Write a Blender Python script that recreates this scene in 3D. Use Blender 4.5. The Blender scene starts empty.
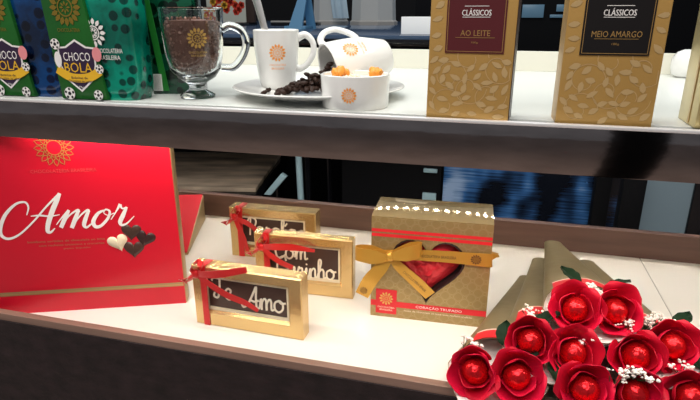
import bpy, bmesh, math, random
from mathutils import Vector, Matrix, Euler, noise
from mathutils.geometry import interpolate_bezier
R = math.radians
PI = math.pi
rnd = random.Random(7)
sc = bpy.context.scene
col = sc.collection

# ------------------------------------------------------------------ materials
MATS = {}
def mat(name, color, rough=.5, metal=0., bump=0., bscale=60., var=0., vscale=8., coat=0., spec=.5, emit=0., trans=0., ior=1.45, detail=3., stretch=None, sheen=0.):
    m = bpy.data.materials.new(name); m.use_nodes = True
    nt = m.node_tree; b = nt.nodes['Principled BSDF']
    c = tuple(color) + (1,)
    b.inputs['Base Color'].default_value = c
    b.inputs['Roughness'].default_value = rough
    b.inputs['Metallic'].default_value = metal
    b.inputs['Coat Weight'].default_value = coat
    b.inputs['Coat Roughness'].default_value = .06
    b.inputs['Specular IOR Level'].default_value = spec
    b.inputs['Transmission Weight'].default_value = trans
    b.inputs['IOR'].default_value = ior
    b.inputs['Sheen Weight'].default_value = sheen
    if emit:
        b.inputs['Emission Color'].default_value = c
        b.inputs['Emission Strength'].default_value = emit
    if bump or var:
        tc = nt.nodes.new('ShaderNodeTexCoord'); mp = nt.nodes.new('ShaderNodeMapping')
        if stretch: mp.inputs['Scale'].default_value = stretch
        nt.links.new(tc.outputs['Object'], mp.inputs['Vector'])
    if bump:
        n = nt.nodes.new('ShaderNodeTexNoise'); n.inputs['Scale'].default_value = bscale; n.inputs['Detail'].default_value = detail
        bp = nt.nodes.new('ShaderNodeBump'); bp.inputs['Strength'].default_value = bump; bp.inputs['Distance'].default_value = .002
        nt.links.new(mp.outputs['Vector'], n.inputs['Vector']); nt.links.new(n.outputs['Fac'], bp.inputs['Height'])
        nt.links.new(bp.outputs['Normal'], b.inputs['Normal'])
    if var:
        n = nt.nodes.new('ShaderNodeTexNoise'); n.inputs['Scale'].default_value = vscale; n.inputs['Detail'].default_value = 5
        r = nt.nodes.new('ShaderNodeMapRange'); r.inputs[1].default_value = .3; r.inputs[2].default_value = .7
        r.inputs[3].default_value = 1 - var; r.inputs[4].default_value = 1 + var
        mx = nt.nodes.new('ShaderNodeMix'); mx.data_type = 'RGBA'; mx.blend_type = 'MULTIPLY'; mx.inputs[0].default_value = 1
        mx.inputs[6].default_value = c
        nt.links.new(mp.outputs['Vector'], n.inputs['Vector']); nt.links.new(n.outputs['Fac'], r.inputs[0])
        nt.links.new(r.outputs[0], mx.inputs[7]); nt.links.new(mx.outputs[2], b.inputs['Base Color'])
    MATS[name] = m
    return m

def spot_mat(name, base, base2, dark, scale, thr):
    """glossy wrap printed with soccer-ball pentagons"""
    m = mat(name, base, .18, .25, coat=.6, bump=.5, bscale=45)
    nt = m.node_tree; b = nt.nodes['Principled BSDF']
    tc = nt.nodes.new('ShaderNodeTexCoord')
    v = nt.nodes.new('ShaderNodeTexVoronoi'); v.inputs['Scale'].default_value = scale; v.inputs['Randomness'].default_value = .55
    r = nt.nodes.new('ShaderNodeValToRGB'); r.color_ramp.elements[0].position = thr; r.color_ramp.elements[1].position = thr + .07
    r.color_ramp.elements[0].color = tuple(dark) + (1,); r.color_ramp.elements[1].color = (1, 1, 1, 1)
    n = nt.nodes.new('ShaderNodeTexNoise'); n.inputs['Scale'].default_value = 22; n.inputs['Detail'].default_value = 4
    r2 = nt.nodes.new('ShaderNodeValToRGB'); r2.color_ramp.elements[0].position = .4; r2.color_ramp.elements[1].position = .62
    r2.color_ramp.elements[0].color = tuple(base2) + (1,); r2.color_ramp.elements[1].color = tuple(base) + (1,)
    mx = nt.nodes.new('ShaderNodeMix'); mx.data_type = 'RGBA'; mx.blend_type = 'MULTIPLY'; mx.inputs[0].default_value = 1
    L = nt.links.new
    L(tc.outputs['Object'], v.inputs['Vector']); L(tc.outputs['Object'], n.inputs['Vector'])
    L(v.outputs['Distance'], r.inputs[0]); L(n.outputs['Fac'], r2.inputs[0])
    L(r2.outputs[0], mx.inputs[6]); L(r.outputs[0], mx.inputs[7]); L(mx.outputs[2], b.inputs['Base Color'])
    return m

def streak_mat(name):  # blue reflections painted into the base colour as streaky noise
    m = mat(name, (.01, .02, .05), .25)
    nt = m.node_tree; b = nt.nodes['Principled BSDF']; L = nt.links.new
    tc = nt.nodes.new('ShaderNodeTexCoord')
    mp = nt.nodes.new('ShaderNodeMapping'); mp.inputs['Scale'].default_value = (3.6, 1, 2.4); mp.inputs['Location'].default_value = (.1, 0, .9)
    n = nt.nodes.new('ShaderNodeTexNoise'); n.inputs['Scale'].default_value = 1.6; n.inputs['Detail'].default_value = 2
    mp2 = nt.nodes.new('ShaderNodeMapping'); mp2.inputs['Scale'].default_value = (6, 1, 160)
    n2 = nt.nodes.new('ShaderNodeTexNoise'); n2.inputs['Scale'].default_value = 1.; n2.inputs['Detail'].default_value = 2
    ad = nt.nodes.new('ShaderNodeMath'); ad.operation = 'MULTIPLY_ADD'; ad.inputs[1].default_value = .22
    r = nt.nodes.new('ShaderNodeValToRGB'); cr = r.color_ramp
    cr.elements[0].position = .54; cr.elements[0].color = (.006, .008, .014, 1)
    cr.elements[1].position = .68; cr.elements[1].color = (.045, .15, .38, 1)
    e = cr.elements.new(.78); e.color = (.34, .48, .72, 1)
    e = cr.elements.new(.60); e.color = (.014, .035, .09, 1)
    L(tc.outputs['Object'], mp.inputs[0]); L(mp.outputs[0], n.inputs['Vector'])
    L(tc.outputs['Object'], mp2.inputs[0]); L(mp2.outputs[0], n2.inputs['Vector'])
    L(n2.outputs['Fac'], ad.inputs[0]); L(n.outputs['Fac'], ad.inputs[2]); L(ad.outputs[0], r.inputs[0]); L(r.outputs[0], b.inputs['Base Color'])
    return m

def lattice_mat(name, color, line, scale):
    m = mat(name, color, .38, .55, bump=.15, bscale=500)
    nt = m.node_tree; b = nt.nodes['Principled BSDF']; L = nt.links.new
    tc = nt.nodes.new('ShaderNodeTexCoord'); sp = nt.nodes.new('ShaderNodeSeparateXYZ'); L(tc.outputs['Object'], sp.inputs[0])
    def M(op, a, bb=None):
        k = nt.nodes.new('ShaderNodeMath'); k.operation = op
        for i, q in enumerate((a, bb)):
            if q is None: continue
            if isinstance(q, (int, float)): k.inputs[i].default_value = q
            else: L(q, k.inputs[i])
        return k.outputs[0]
    u = M('SINE', M('MULTIPLY', M('ADD', sp.outputs[0], sp.outputs[2]), scale))
    w = M('SINE', M('MULTIPLY', M('SUBTRACT', sp.outputs[0], sp.outputs[2]), scale))
    a = M('ABSOLUTE', M('MULTIPLY', u, w))
    t = M('LESS_THAN', M('ABSOLUTE', M('SUBTRACT', a, .16)), .09)
    mx = nt.nodes.new('ShaderNodeMix'); mx.data_type = 'RGBA'
    mx.inputs[6].default_value = tuple(color) + (1,); mx.inputs[7].default_value = tuple(line) + (1,)
    L(t, mx.inputs[0]); L(mx.outputs[2], b.inputs['Base Color'])
    return m

mat('white_board', (.86, .83, .77), .28, var=.02, vscale=5)
mat('white_cool', (.82, .84, .80), .25, var=.02, vscale=5)
mat('seam_grey', (.42, .40, .37), .5)
mat('cream_lip', (.74, .72, .62), .35)
mat('wood', (.125, .066, .050), .42, bump=.1, bscale=40, var=.18, vscale=6, stretch=(1, 6, 12))
mat('wood_top', (.24, .145, .11), .4, bump=.08, bscale=40, var=.15, vscale=6, stretch=(1, 6, 12))
mat('dark_front', (.016, .0085, .0095), .7, bump=1., bscale=70, var=.55, vscale=38, stretch=(1, 1, 1.6), detail=6)
mat('steel', (.30, .26, .25), .07, 1., bump=.035, bscale=34, var=.14, vscale=26, stretch=(1, 1, 4))
mat('steel_lip', (.93, .91, .90), .4, .4)
mat('channel', (.06, .06, .06), .4)
mat('gold_foil', (.70, .50, .23), .25, .8, bump=.4, bscale=38)
mat('gold_dark', (.55, .38, .16), .35, .7)
mat('gold_card', (.50, .385, .17), .36, .6, bump=.1, bscale=300)
mat('gold_edge', (.46, .33, .16), .4, .6)
mat('gold_print', (.72, .46, .13), .35, .6)
mat('cream_card', (.80, .70, .50), .5)
mat('chocolate', (.060, .030, .022), .4, bump=.3, bscale=90)
mat('white_choc', (.90, .82, .66), .4)
mat('ribbon_red', (.62, .012, .014), .28, .1, sheen=.2)
mat('red_card', (.66, .006, .026), .34, coat=.08)
mat('red_band', (.74, .02, .03), .4)
mat('light_red', (.80, .085, .09), .45)
mat('red_card_deep', (.56, .008, .02), .6, spec=.2)
mat('olive_print', (.30, .20, .03), .4, .4)
mat('white_print', (.92, .89, .86), .45)
mat('pale_print', (.93, .62, .52), .45)
mat('cream_print', (.93, .80, .62), .45)
mat('gold_ribbon', (.62, .34, .055), .28, .45, bump=.1, bscale=400)
mat('ribbon_print', (.12, .055, .02), .5)
lattice_mat('lattice_gold', (.38, .275, .115), (.45, .34, .165), 185)
mat('box_gold', (.50, .40, .22), .07, .6)
mat('heart_dark', (.035, .014, .014), .4)
mat('heart_foil', (.72, .03, .045), .28, .25, bump=1., bscale=70)
mat('classic_gold', (.56, .33, .095), .36, .2, bump=.1, bscale=300)
mat('leaf_print', (.78, .54, .25), .34, .45)
mat('maroon', (.105, .014, .018), .4)
mat('black_card', (.010, .008, .008), .35)
mat('label_line', (.50, .30, .10), .4, .4)
mat('brown_side', (.05, .025, .018), .4)
mat('pale_gold', (.66, .54, .26), .3, .65)
mat('porcelain', (.84, .83, .80), .16, coat=.4)
mat('orange_print', (.92, .36, .07), .45)
mat('orange_cream', (.93, .36, .05), .4, bump=.4, bscale=120)
mat('cream_fill', (.9, .74, .56), .45, bump=.5, bscale=160)
mat('bean', (.030, .014, .009), .5, spec=.25)
mat('nib', (.17, .075, .052), .5)
mat('nib_light', (.32, .17, .125), .5)
mat('silver', (.85, .83, .8), .32, .9)
g = mat('glass', (.97, .99, .98), .02, trans=1., ior=1.45)
spot_mat('teal_balls', (.0, .34, .22), (.0, .13, .085), (.10, .20, .22), 66, .33)
spot_mat('blue_balls', (.003, .06, .22), (.002, .012, .045), (.10, .15, .22), 64, .36)
spot_mat('green_balls', (.004, .10, .045), (.002, .045, .02), (.05, .12, .09), 60, .4)
mat('green_card', (.012, .115, .015), .3, var=.25, vscale=14, coat=.15)
mat('green_bright', (.02, .22, .03), .3)
mat('clear_edge', (.45, .53, .47), .2, coat=.4)
mat('shield', (.035, .018, .05), .4)
mat('yellow_print', (.86, .50, .03), .4)
mat('black_print', (.01, .01, .012), .4)
mat('pink_print', (.85, .30, .32), .45)
mat('paper_gold', (.27, .215, .115), .36, .35, bump=.6, bscale=22, var=.1, vscale=18)
mat('paper_white', (.82, .74, .70), .5)
mat('petal', (.66, .004, .040), .55, spec=.3)
mat('petal_deep', (.54, .003, .024), .55, spec=.3)
mat('red_foil', (.72, .012, .018), .22, .7, bump=.8, bscale=120)
mat('leaf_green', (.005, .022, .008), .6, spec=.2, bump=.3, bscale=120)
mat('stem_green', (.03, .12, .05), .5)
mat('breath_white', (.90, .84, .78), .6)
mat('black_gloss', (.006, .006, .008), .12)
mat('black_matt', (.005, .005, .006), .7, spec=.12)
mat('blue_black', (.012, .022, .045), .18)
mat('blue_counter', (.05, .085, .15), .12)
mat('pale_blue', (.36, .52, .58), .4)
mat('blue_easel', (.10, .27, .46), .45)
mat('bin_white', (.56, .57, .55), .4)
mat('cloth_blue', (.52, .68, .78), .7)
mat('paper_bright', (.92, .94, .95), .5)
mat('wall_blue_grey', (.30, .40, .46), .5)
mat('tan_wood', (.50, .39, .29), .4, var=.6, vscale=4.5, stretch=(.8, 3, 1))
mat('brown_dark', (.05, .028, .02), .5)
mat('dark_floor', (.012, .013, .016), .25)
mat('mall_floor', (.50, .38, .32), .4, var=.05)
mat('poster_pale', (.66, .68, .58), .5)
mat('flower_red', (.75, .05, .02), .5)
mat('flower_yellow', (.85, .42, .03), .5)
mat('screen_blue', (.16, .30, .42), .25)
mat('wall_dark', (.010, .010, .012), .7)
streak_mat('painted_reflections')
mat('led', (1., .92, .78), .5, emit=200.)
mat('led_body', (.6, .6, .6), .5)

# ------------------------------------------------------------------ mesh builder
class MB:
    def __init__(s): s.v = []; s.f = []; s.m = []; s.names = []
    def mi(s, n):
        if n not in s.names: s.names.append(n)
        return s.names.index(n)
    def add(s, vs, fs, m, xf=None):
        o = len(s.v); k = s.mi(m)
        for p in vs:
            p = Vector(p)
            if xf is not None: p = xf(p) if callable(xf) else xf @ p
            s.v.append(p)
        for f in fs: s.f.append([o + i for i in f]); s.m.append(k)
        return s
    def bm(s, b, m, xf=None):
        b.verts.index_update()
        s.add([v.co.copy() for v in b.verts], [[v.index for v in f.verts] for f in b.faces], m, xf); b.free(); return s
    def box(s, a, b, m, bev=0., seg=2, xf=None):
        q = bmesh.new(); bmesh.ops.create_cube(q, size=1)
        for v in q.verts: v.co = Vector([(a[i] + b[i]) / 2 + v.co[i] * (b[i] - a[i]) for i in range(3)])
        if bev: bmesh.ops.bevel(q, geom=list(q.edges), offset=bev, segments=seg, affect='EDGES', profile=.6)
        return s.bm(q, m, xf)
    def hexa(s, pts, m, bev=0., xf=None):      # bottom 4 then top 4, counter-clockwise
        q = bmesh.new(); vs = [q.verts.new(p) for p in pts]
        for f in ((3, 2, 1, 0), (4, 5, 6, 7), (0, 1, 5, 4), (1, 2, 6, 5), (2, 3, 7, 6), (3, 0, 4, 7)): q.faces.new([vs[i] for i in f])
        if bev: bmesh.ops.bevel(q, geom=list(q.edges), offset=bev, segments=2, affect='EDGES', profile=.6)
        return s.bm(q, m, xf)
    def lathe(s, prof, m, seg=40, xf=None, closed=False):
        vs = []; fs = []; n = len(prof)
        for r, z in prof:
            for k in range(seg):
                a = 2 * PI * k / seg; vs.append((r * math.cos(a), r * math.sin(a), z))
        for i in range(n - 1 if not closed else n):
            j = (i + 1) % n
            for k in range(seg):
                l = (k + 1) % seg; fs.append([i * seg + k, i * seg + l, j * seg + l, j * seg + k])
        if not closed:
            for i, rev in ((0, True), (n - 1, False)):
                if prof[i][0] > 1e-5:
                    fc = [i * seg + k for k in range(seg)]; fs.append(fc[::-1] if rev else fc)
        return s.add(vs, fs, m, xf)
    def grid(s, fn, nu, nv, m, xf=None, cu=False):
        vs = [fn(i / nu, j / nv) for j in range(nv + 1) for i in range(nu + 1)]
        w = nu + 1
        fs = [[j * w + i, j * w + i + 1, (j + 1) * w + i + 1, (j + 1) * w + i] for j in range(nv) for i in range(nu)]
        return s.add(vs, fs, m, xf)
    def sheet(s, fn, nu, nv, th, m, m2=None, xf=None):
        """thin solid sheet with two skins and an edge"""
        P = [[Vector(fn(i / nu, j / nv)) for i in range(nu + 1)] for j in range(nv + 1)]
        N = [[None] * (nu + 1) for _ in range(nv + 1)]
        for j in range(nv + 1):
            for i in range(nu + 1):
                a = P[j][min(i + 1, nu)] - P[j][max(i - 1, 0)]; b = P[min(j + 1, nv)][i] - P[max(j - 1, 0)][i]
                n = a.cross(b); N[j][i] = n.normalized() if n.length > 1e-12 else Vector((0, 0, 1))
        w = nu + 1; K = w * (nv + 1)
        top = [P[j][i] + N[j][i] * th / 2 for j in range(nv + 1) for i in range(w)]
        bot = [P[j][i] - N[j][i] * th / 2 for j in range(nv + 1) for i in range(w)]
        f1 = [[j * w + i, j * w + i + 1, (j + 1) * w + i + 1, (j + 1) * w + i] for j in range(nv) for i in range(nu)]
        f2 = [[K + q for q in f[::-1]] for f in f1]
        ed = [(i, 0) for i in range(w)] + [(nu, j) for j in range(1, nv + 1)] + [(i, nv) for i in range(nu - 1, -1, -1)] + [(0, j) for j in range(nv - 1, 0, -1)]
        ix = [j * w + i for i, j in ed]
        f3 = [[ix[(k + 1) % len(ix)], ix[k], K + ix[k], K + ix[(k + 1) % len(ix)]] for k in range(len(ix))]
        o = len(s.v)
        s.add(top + bot, f1, m, xf)
        km = s.mi(m2 or m); kk = s.mi(m)
        for f in f2: s.f.append([o + q for q in f]); s.m.append(km)
        for f in f3: s.f.append([o + q for q in f]); s.m.append(kk)
        return s
    def tube(s, pts, r, m, seg=8, xf=None, flat=1., up=None):
        pts = [Vector(p) for p in pts]; n = len(pts)
        rr = r if isinstance(r, (list, tuple)) else [r] * n
        vs = []; fs = []; prev = None
        for i in range(n):
            t = (pts[min(i + 1, n - 1)] - pts[max(i - 1, 0)]).normalized()
            if up is not None: a = t.cross(Vector(up))
            else:
                if prev is None: a = t.cross(Vector((0, 0, 1))) if abs(t.z) < .9 else t.cross(Vector((1, 0, 0)))
                else: a = prev - t * prev.dot(t)
            a.normalize(); prev = a; b = t.cross(a)
            for k in range(seg):
                q = 2 * PI * k / seg; vs.append(pts[i] + a * (rr[i] * math.cos(q)) + b * (rr[i] * flat * math.sin(q)))
        for i in range(n - 1):
            for k in range(seg):
                l = (k + 1) % seg; fs.append([i * seg + k, i * seg + l, (i + 1) * seg + l, (i + 1) * seg + k])
        fs.append(list(range(seg))[::-1]); fs.append([(n - 1) * seg + k for k in range(seg)])
        return s.add(vs, fs, m, xf)
    def ball(s, c, r, m, sub=2, xf=None, sc3=(1, 1, 1), nz=0., ns=30., rot=None):
        q = bmesh.new(); bmesh.ops.create_icosphere(q, subdivisions=sub, radius=1)
        for v in q.verts:
            d = 1 + (nz * noise.noise(v.co * ns / 10 + Vector(c) * 50) if nz else 0)
            p = Vector((v.co.x * r * sc3[0], v.co.y * r * sc3[1], v.co.z * r * sc3[2])) * d
            if rot: p = rot @ p
            v.co = p + Vector(c)
        return s.bm(q, m, xf)
    def build(s, name, parent=None, loc=(0, 0, 0), rot=(0, 0, 0), smooth=40):
        me = bpy.data.meshes.new(name); me.from_pydata([tuple(v) for v in s.v], [], s.f)
        for n in s.names: me.materials.append(MATS[n])
        me.polygons.foreach_set('material_index', s.m)
        if smooth:
            me.polygons.foreach_set('use_smooth', [True] * len(s.f)); me.set_sharp_from_angle(angle=R(smooth))
        me.update()
        o = bpy.data.objects.new(name, me); col.objects.link(o)
        o.location = loc; o.rotation_euler = rot
        if parent: o.parent = parent
        return o

def tag(o, label=None, cat=None, group=None, kind=None):
    if label: o['label'] = label
    if cat: o['category'] = cat
    if group: o['group'] = group
    if kind: o['kind'] = kind
    return o
def empty(name, loc=(0, 0, 0), rot=(0, 0, 0), parent=None):
    o = bpy.data.objects.new(name, None); col.objects.link(o); o.location = loc; o.rotation_euler = rot
    o.empty_display_size = .02
    if parent: o.parent = parent
    return o
def struct(o): o['kind'] = 'structure'; return o

# ------------------------------------------------------------------ 2-D shapes: prints, letters, emblems
def crom(p, n=6, closed=False):
    p = [Vector((a[0], a[1])) for a in p]; out = []
    N = len(p)
    for i in range(N - 1 if not closed else N):
        p0 = p[(i - 1) % N] if (closed or i > 0) else p[0]; p1 = p[i]; p2 = p[(i + 1) % N]
        p3 = p[(i + 2) % N] if (closed or i + 2 < N) else p[-1]
        for k in range(n):
            t = k / n
            out.append(.5 * ((2 * p1) + (p2 - p0) * t + (2 * p0 - 5 * p1 + 4 * p2 - p3) * t * t + (3 * p1 - p0 - 3 * p2 + p3) * t ** 3))
    if not closed: out.append(p[-1])
    return out

def text2d(string, width=None, height=None):
    """built-in font -> centred flat polygons"""
    cu = bpy.data.curves.new('t', 'FONT'); cu.body = string; cu.align_x = 'CENTER'; cu.size = 1; cu.resolution_u = 2; cu.fill_mode = 'FRONT'
    ob = bpy.data.objects.new('t', cu); col.objects.link(ob)
    dg = bpy.context.evaluated_depsgraph_get(); dg.update()
    me = bpy.data.meshes.new_from_object(ob.evaluated_get(dg))
    vs = [v.co.copy() for v in me.vertices]; fs = [list(p.vertices) for p in me.polygons]
    bpy.data.objects.remove(ob); bpy.data.curves.remove(cu); bpy.data.meshes.remove(me)
    x0 = min(v.x for v in vs); x1 = max(v.x for v in vs); y0 = min(v.y for v in vs); y1 = max(v.y for v in vs)
    kx = width / (x1 - x0) if width else height / (y1 - y0); ky = height / (y1 - y0) if height else kx
    return [Vector(((v.x - (x0 + x1) / 2) * kx, (v.y - (y0 + y1) / 2) * ky, 0)) for v in vs], fs

def face(x, z, y=-.0004, rot=0.):
    """flat print -> front face plane (x right, z up, facing -y)"""
    c, s_ = math.cos(rot), math.sin(rot)
    return lambda p: Vector((x + p.x * c - p.y * s_, y - p.z, z + p.x * s_ + p.y * c))
def poly2d(mb, pts, m, xf):
    mb.add([Vector((p[0], p[1], 0)) for p in pts], [list(range(len(pts)))], m, xf)
def rect2d(mb, x0, y0, x1, y1, m, xf): poly2d(mb, [(x0, y0), (x1, y0), (x1, y1), (x0, y1)], m, xf)
def stroke2d(mb, pts, w, m, xf, cap=True, lift=0.):
    """flat pen stroke; w constant or per-point list"""
    pts = [Vector((p[0], p[1])) for p in pts]; n = len(pts)
    ww = w if isinstance(w, list) else [w] * n
    vs = []
    for i in range(n):
        t = pts[min(i + 1, n - 1)] - pts[max(i - 1, 0)]
        t = t.normalized() if t.length > 1e-9 else Vector((1, 0)); q = Vector((-t.y, t.x)) * ww[i] / 2
        vs += [Vector((pts[i].x + q.x, pts[i].y + q.y, lift)), Vector((pts[i].x - q.x, pts[i].y - q.y, lift))]
    mb.add(vs, [[2 * i, 2 * i + 1, 2 * i + 3, 2 * i + 2] for i in range(n - 1)], m, xf)
def sun2d(mb, r, m, xf, rays=14, core=True):
    """petalled sun badge: ring of leaf-shaped rays round a double ring"""
    for k in range(rays):
        a = 2 * PI * k / rays; d = Vector((math.cos(a), math.sin(a))); q = Vector((-d.y, d.x))
        pts = [d * r * .52, d * r * .68 + q * r * .13, d * r * .84 + q * r * .12, d * r, d * r * .84 - q * r * .12, d * r * .68 - q * r * .13]
        poly2d(mb, pts, m, xf)
    def ring(r0, r1, n=28):
        vs = []
        for k in range(n):
            a = 2 * PI * k / n; vs += [Vector((math.cos(a) * r0, math.sin(a) * r0, 0)), Vector((math.cos(a) * r1, math.sin(a) * r1, 0))]
        mb.add(vs, [[2 * k, 2 * k + 1, (2 * k + 3) % (2 * n), (2 * k + 2) % (2 * n)] for k in range(n)], m, xf)
    ring(r * .42, r * .50)
    if core:
        for k in range(8):
            a = 2 * PI * k / 8; d = Vector((math.cos(a), math.sin(a))); q = Vector((-d.y, d.x))
            poly2d(mb, [d * r * .08, d * r * .22 + q * r * .06, d * r * .36, d * r * .22 - q * r * .06], m, xf)
def disc2d(mb, r, m, xf, n=24, sy=1.):
    poly2d(mb, [(r * math.cos(2 * PI * k / n), r * sy * math.sin(2 * PI * k / n)) for k in range(n)], m, xf)

GL = {  # cursive letters, x-height 1
 'a': ([[(.75, .85), (.45, 1.), (.1, .75), (.05, .3), (.3, 0), (.6, .25), (.78, .95), (.76, .3), (.9, .02), (1.1, .2)]], 1.02),
 'e': ([[(0, .3), (.45, .5), (.6, .85), (.35, 1.), (.1, .7), (.1, .25), (.4, 0), (.85, .25)]], .8),
 'm': ([[(0, .2), (.14, .95), (.16, 0), (.2, .6), (.42, .97), (.56, .8), (.57, 0), (.62, .6), (.84, .97), (.98, .8), (1.0, .1), (1.25, .2)]], 1.2),
 'n': ([[(0, .2), (.14, .95), (.16, 0), (.2, .6), (.44, .97), (.6, .8), (.62, .1), (.88, .2)]], .84),
 'o': ([[(.45, 1.), (.08, .75), (.08, .2), (.4, 0), (.72, .3), (.7, .8), (.42, 1.), (.62, .78), (.98, .85)]], .92),
 'r': ([[(0, .2), (.2, 1.), (.26, .82), (.5, .88), (.5, .2), (.78, .12)]], .74),
 'i': ([[(0, .2), (.2, .95), (.2, .15), (.46, .18)], [(.2, 1.3), (.24, 1.38)]], .44),
 'h': ([[(0, .2), (.36, 1.6), (.24, 1.95), (.12, 1.6), (.12, 0), (.16, .6), (.42, .97), (.6, .75), (.62, .1), (.88, .2)]], .84),
 's': ([[(0, .2), (.4, 1.), (.55, .5), (.4, .05), (.05, .12)]], .6),
 'b': ([[(0, .2), (.36, 1.6), (.24, 1.95), (.12, 1.6), (.12, .2), (.34, 0), (.64, .3), (.56, .85), (.25, .75)]], .76),
 'T': ([[(-.15, 1.6), (.1, 1.9), (.6, 1.85), (1.2, 1.95)], [(.62, 1.85), (.5, .7), (.3, .05), (-.05, .15), (.05, .5)]], .95),
 'A': ([[(-.35, .35), (-.2, 0), (.2, .3), (.7, 1.3), (.98, 1.9), (.92, 1.), (.95, .05), (1.2, .15)], [(.35, .75), (.75, .6), (1.15, .75)]], 1.2),
 'C': ([[(1., 1.5), (.85, 1.95), (.35, 1.7), (.08, .9), (.2, .15), (.6, 0), (1.05, .35)]], 1.05),
 'P': ([[(.25, 0), (.32, 1.), (.4, 1.85)], [(0, 1.4), (.35, 1.95), (.95, 1.75), (.85, 1.1), (.35, .9)]], .9),
 "'": ([[(-.5, 1.3), (-.25, 1.62)]], 0),
 ' ': ([], .55)}
def cursive(mb, word, x, z, size, rad, m, y):
    """piped letters: round beads of chocolate standing off the slab"""
    for ch in word:
        st, adv = GL[ch]
        for s_ in st:
            c = crom(s_, 5)
            mb.tube([(x + p.x * size, y, z + p.y * size) for p in c], rad, m, seg=7, flat=.7, up=(0, 1, 0))
        x += adv * size
    return x

# ------------------------------------------------------------------ camera
CH = .4
p_, yw = R(18.8), R(15)
fwd = Vector((-math.sin(yw) * math.cos(p_), math.cos(yw) * math.cos(p_), -math.sin(p_)))
cam = bpy.data.objects.new('camera', bpy.data.cameras.new('camera')); col.objects.link(cam)
cam.location = (0, 0, CH); cam.rotation_euler = fwd.to_track_quat('-Z', 'Y').to_euler()
cam.data.sensor_width = 36; cam.data.lens = 544 / 700 * 36; cam.data.clip_start = .01; cam.data.clip_end = 60
sc.camera = cam

# ------------------------------------------------------------------ the setting
X0, X1 = -1.25, .75
mb = MB(); mb.box((X0, .513, -.03), (.262, .962, 0), 'white_board'); mb.box((.264, .513, -.03), (X1, .962, 0), 'white_board')
mb.box((.2615, .513, -.03), (.2645, .962, -.0012), 'seam_grey')
o = struct(mb.build('shelf_lower', smooth=0)); o.name = 'trim_1'
mb = MB(); mb.box((X0, .502, -.03), (X1, .5128, .0185), 'wood_top', .0012)
struct(mb.build('trim_2'))
mb = MB(); mb.box((X0, .962, -.03), (X1, .978, .047), 'wood', .001)
struct(mb.build('trim_3'))
mb = MB(); mb.box((X0, .5055, -.95), (X1, .5225, -.0305), 'dark_front'); mb.box((X0, .9, -.95), (X1, .975, -.0305), 'black_matt')
mb.box((X0, .4995, -.30), (X1, .5015, .0088), 'dark_front')
struct(mb.build('wall_front', smooth=0))
# upper shelf: white board, back lip, steel fascia with a polished lip and a recessed channel
mb = MB(); mb.box((X0, .549, .288), (X1, 1.06, .304), 'white_cool'); mb.box((X0, 1.05, .304), (X1, 1.06, .3385), 'cream_lip', .001)
struct(mb.build('trim_4', smooth=0))
mb = MB(); mb.box((X0, .5275, .2575), (X1, .5385, .3025), 'steel', .0008); mb.box((X0, .5271, .3018), (X1, .5350, .3050), 'steel_lip', .0009)
mb.box((X0, .5345, .288), (X1, .549, .3025), 'channel')
struct(mb.build('trim_5'))
mb = MB()
mb.box((X0, .5425, .2815), (X1, .5545, .2878), 'led_body')
mb.box((X0, 1.020, .2825), (X1, 1.036, .2878), 'led_body')
for k in range(72):
    x = -1.0 + k * .021
    mb.box((x - .003, 1.025, .2812), (x + .003, 1.031, .2826), 'led')
struct(mb.build('trim_6', smooth=0))
mb = MB(); mb.box((-7, .98, -1.0), (5, 9, -.95), 'dark_floor'); mb.box((-12, -18, -1.0), (10, .98, -.95), 'mall_floor')
struct(mb.build('floor', smooth=0))
mb = MB(); mb.box((-7, 8.9, -.95), (5, 9, 2.6), 'wall_dark')
struct(mb.build('wall_back', smooth=0))
mb = MB(); mb.box((.412, -.56, -.95), (.535, -.44, 2.6), 'black_matt', .004)  # unseen dark post, added to give the steel fascia a black reflection
struct(mb.build('unseen_post'))

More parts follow.
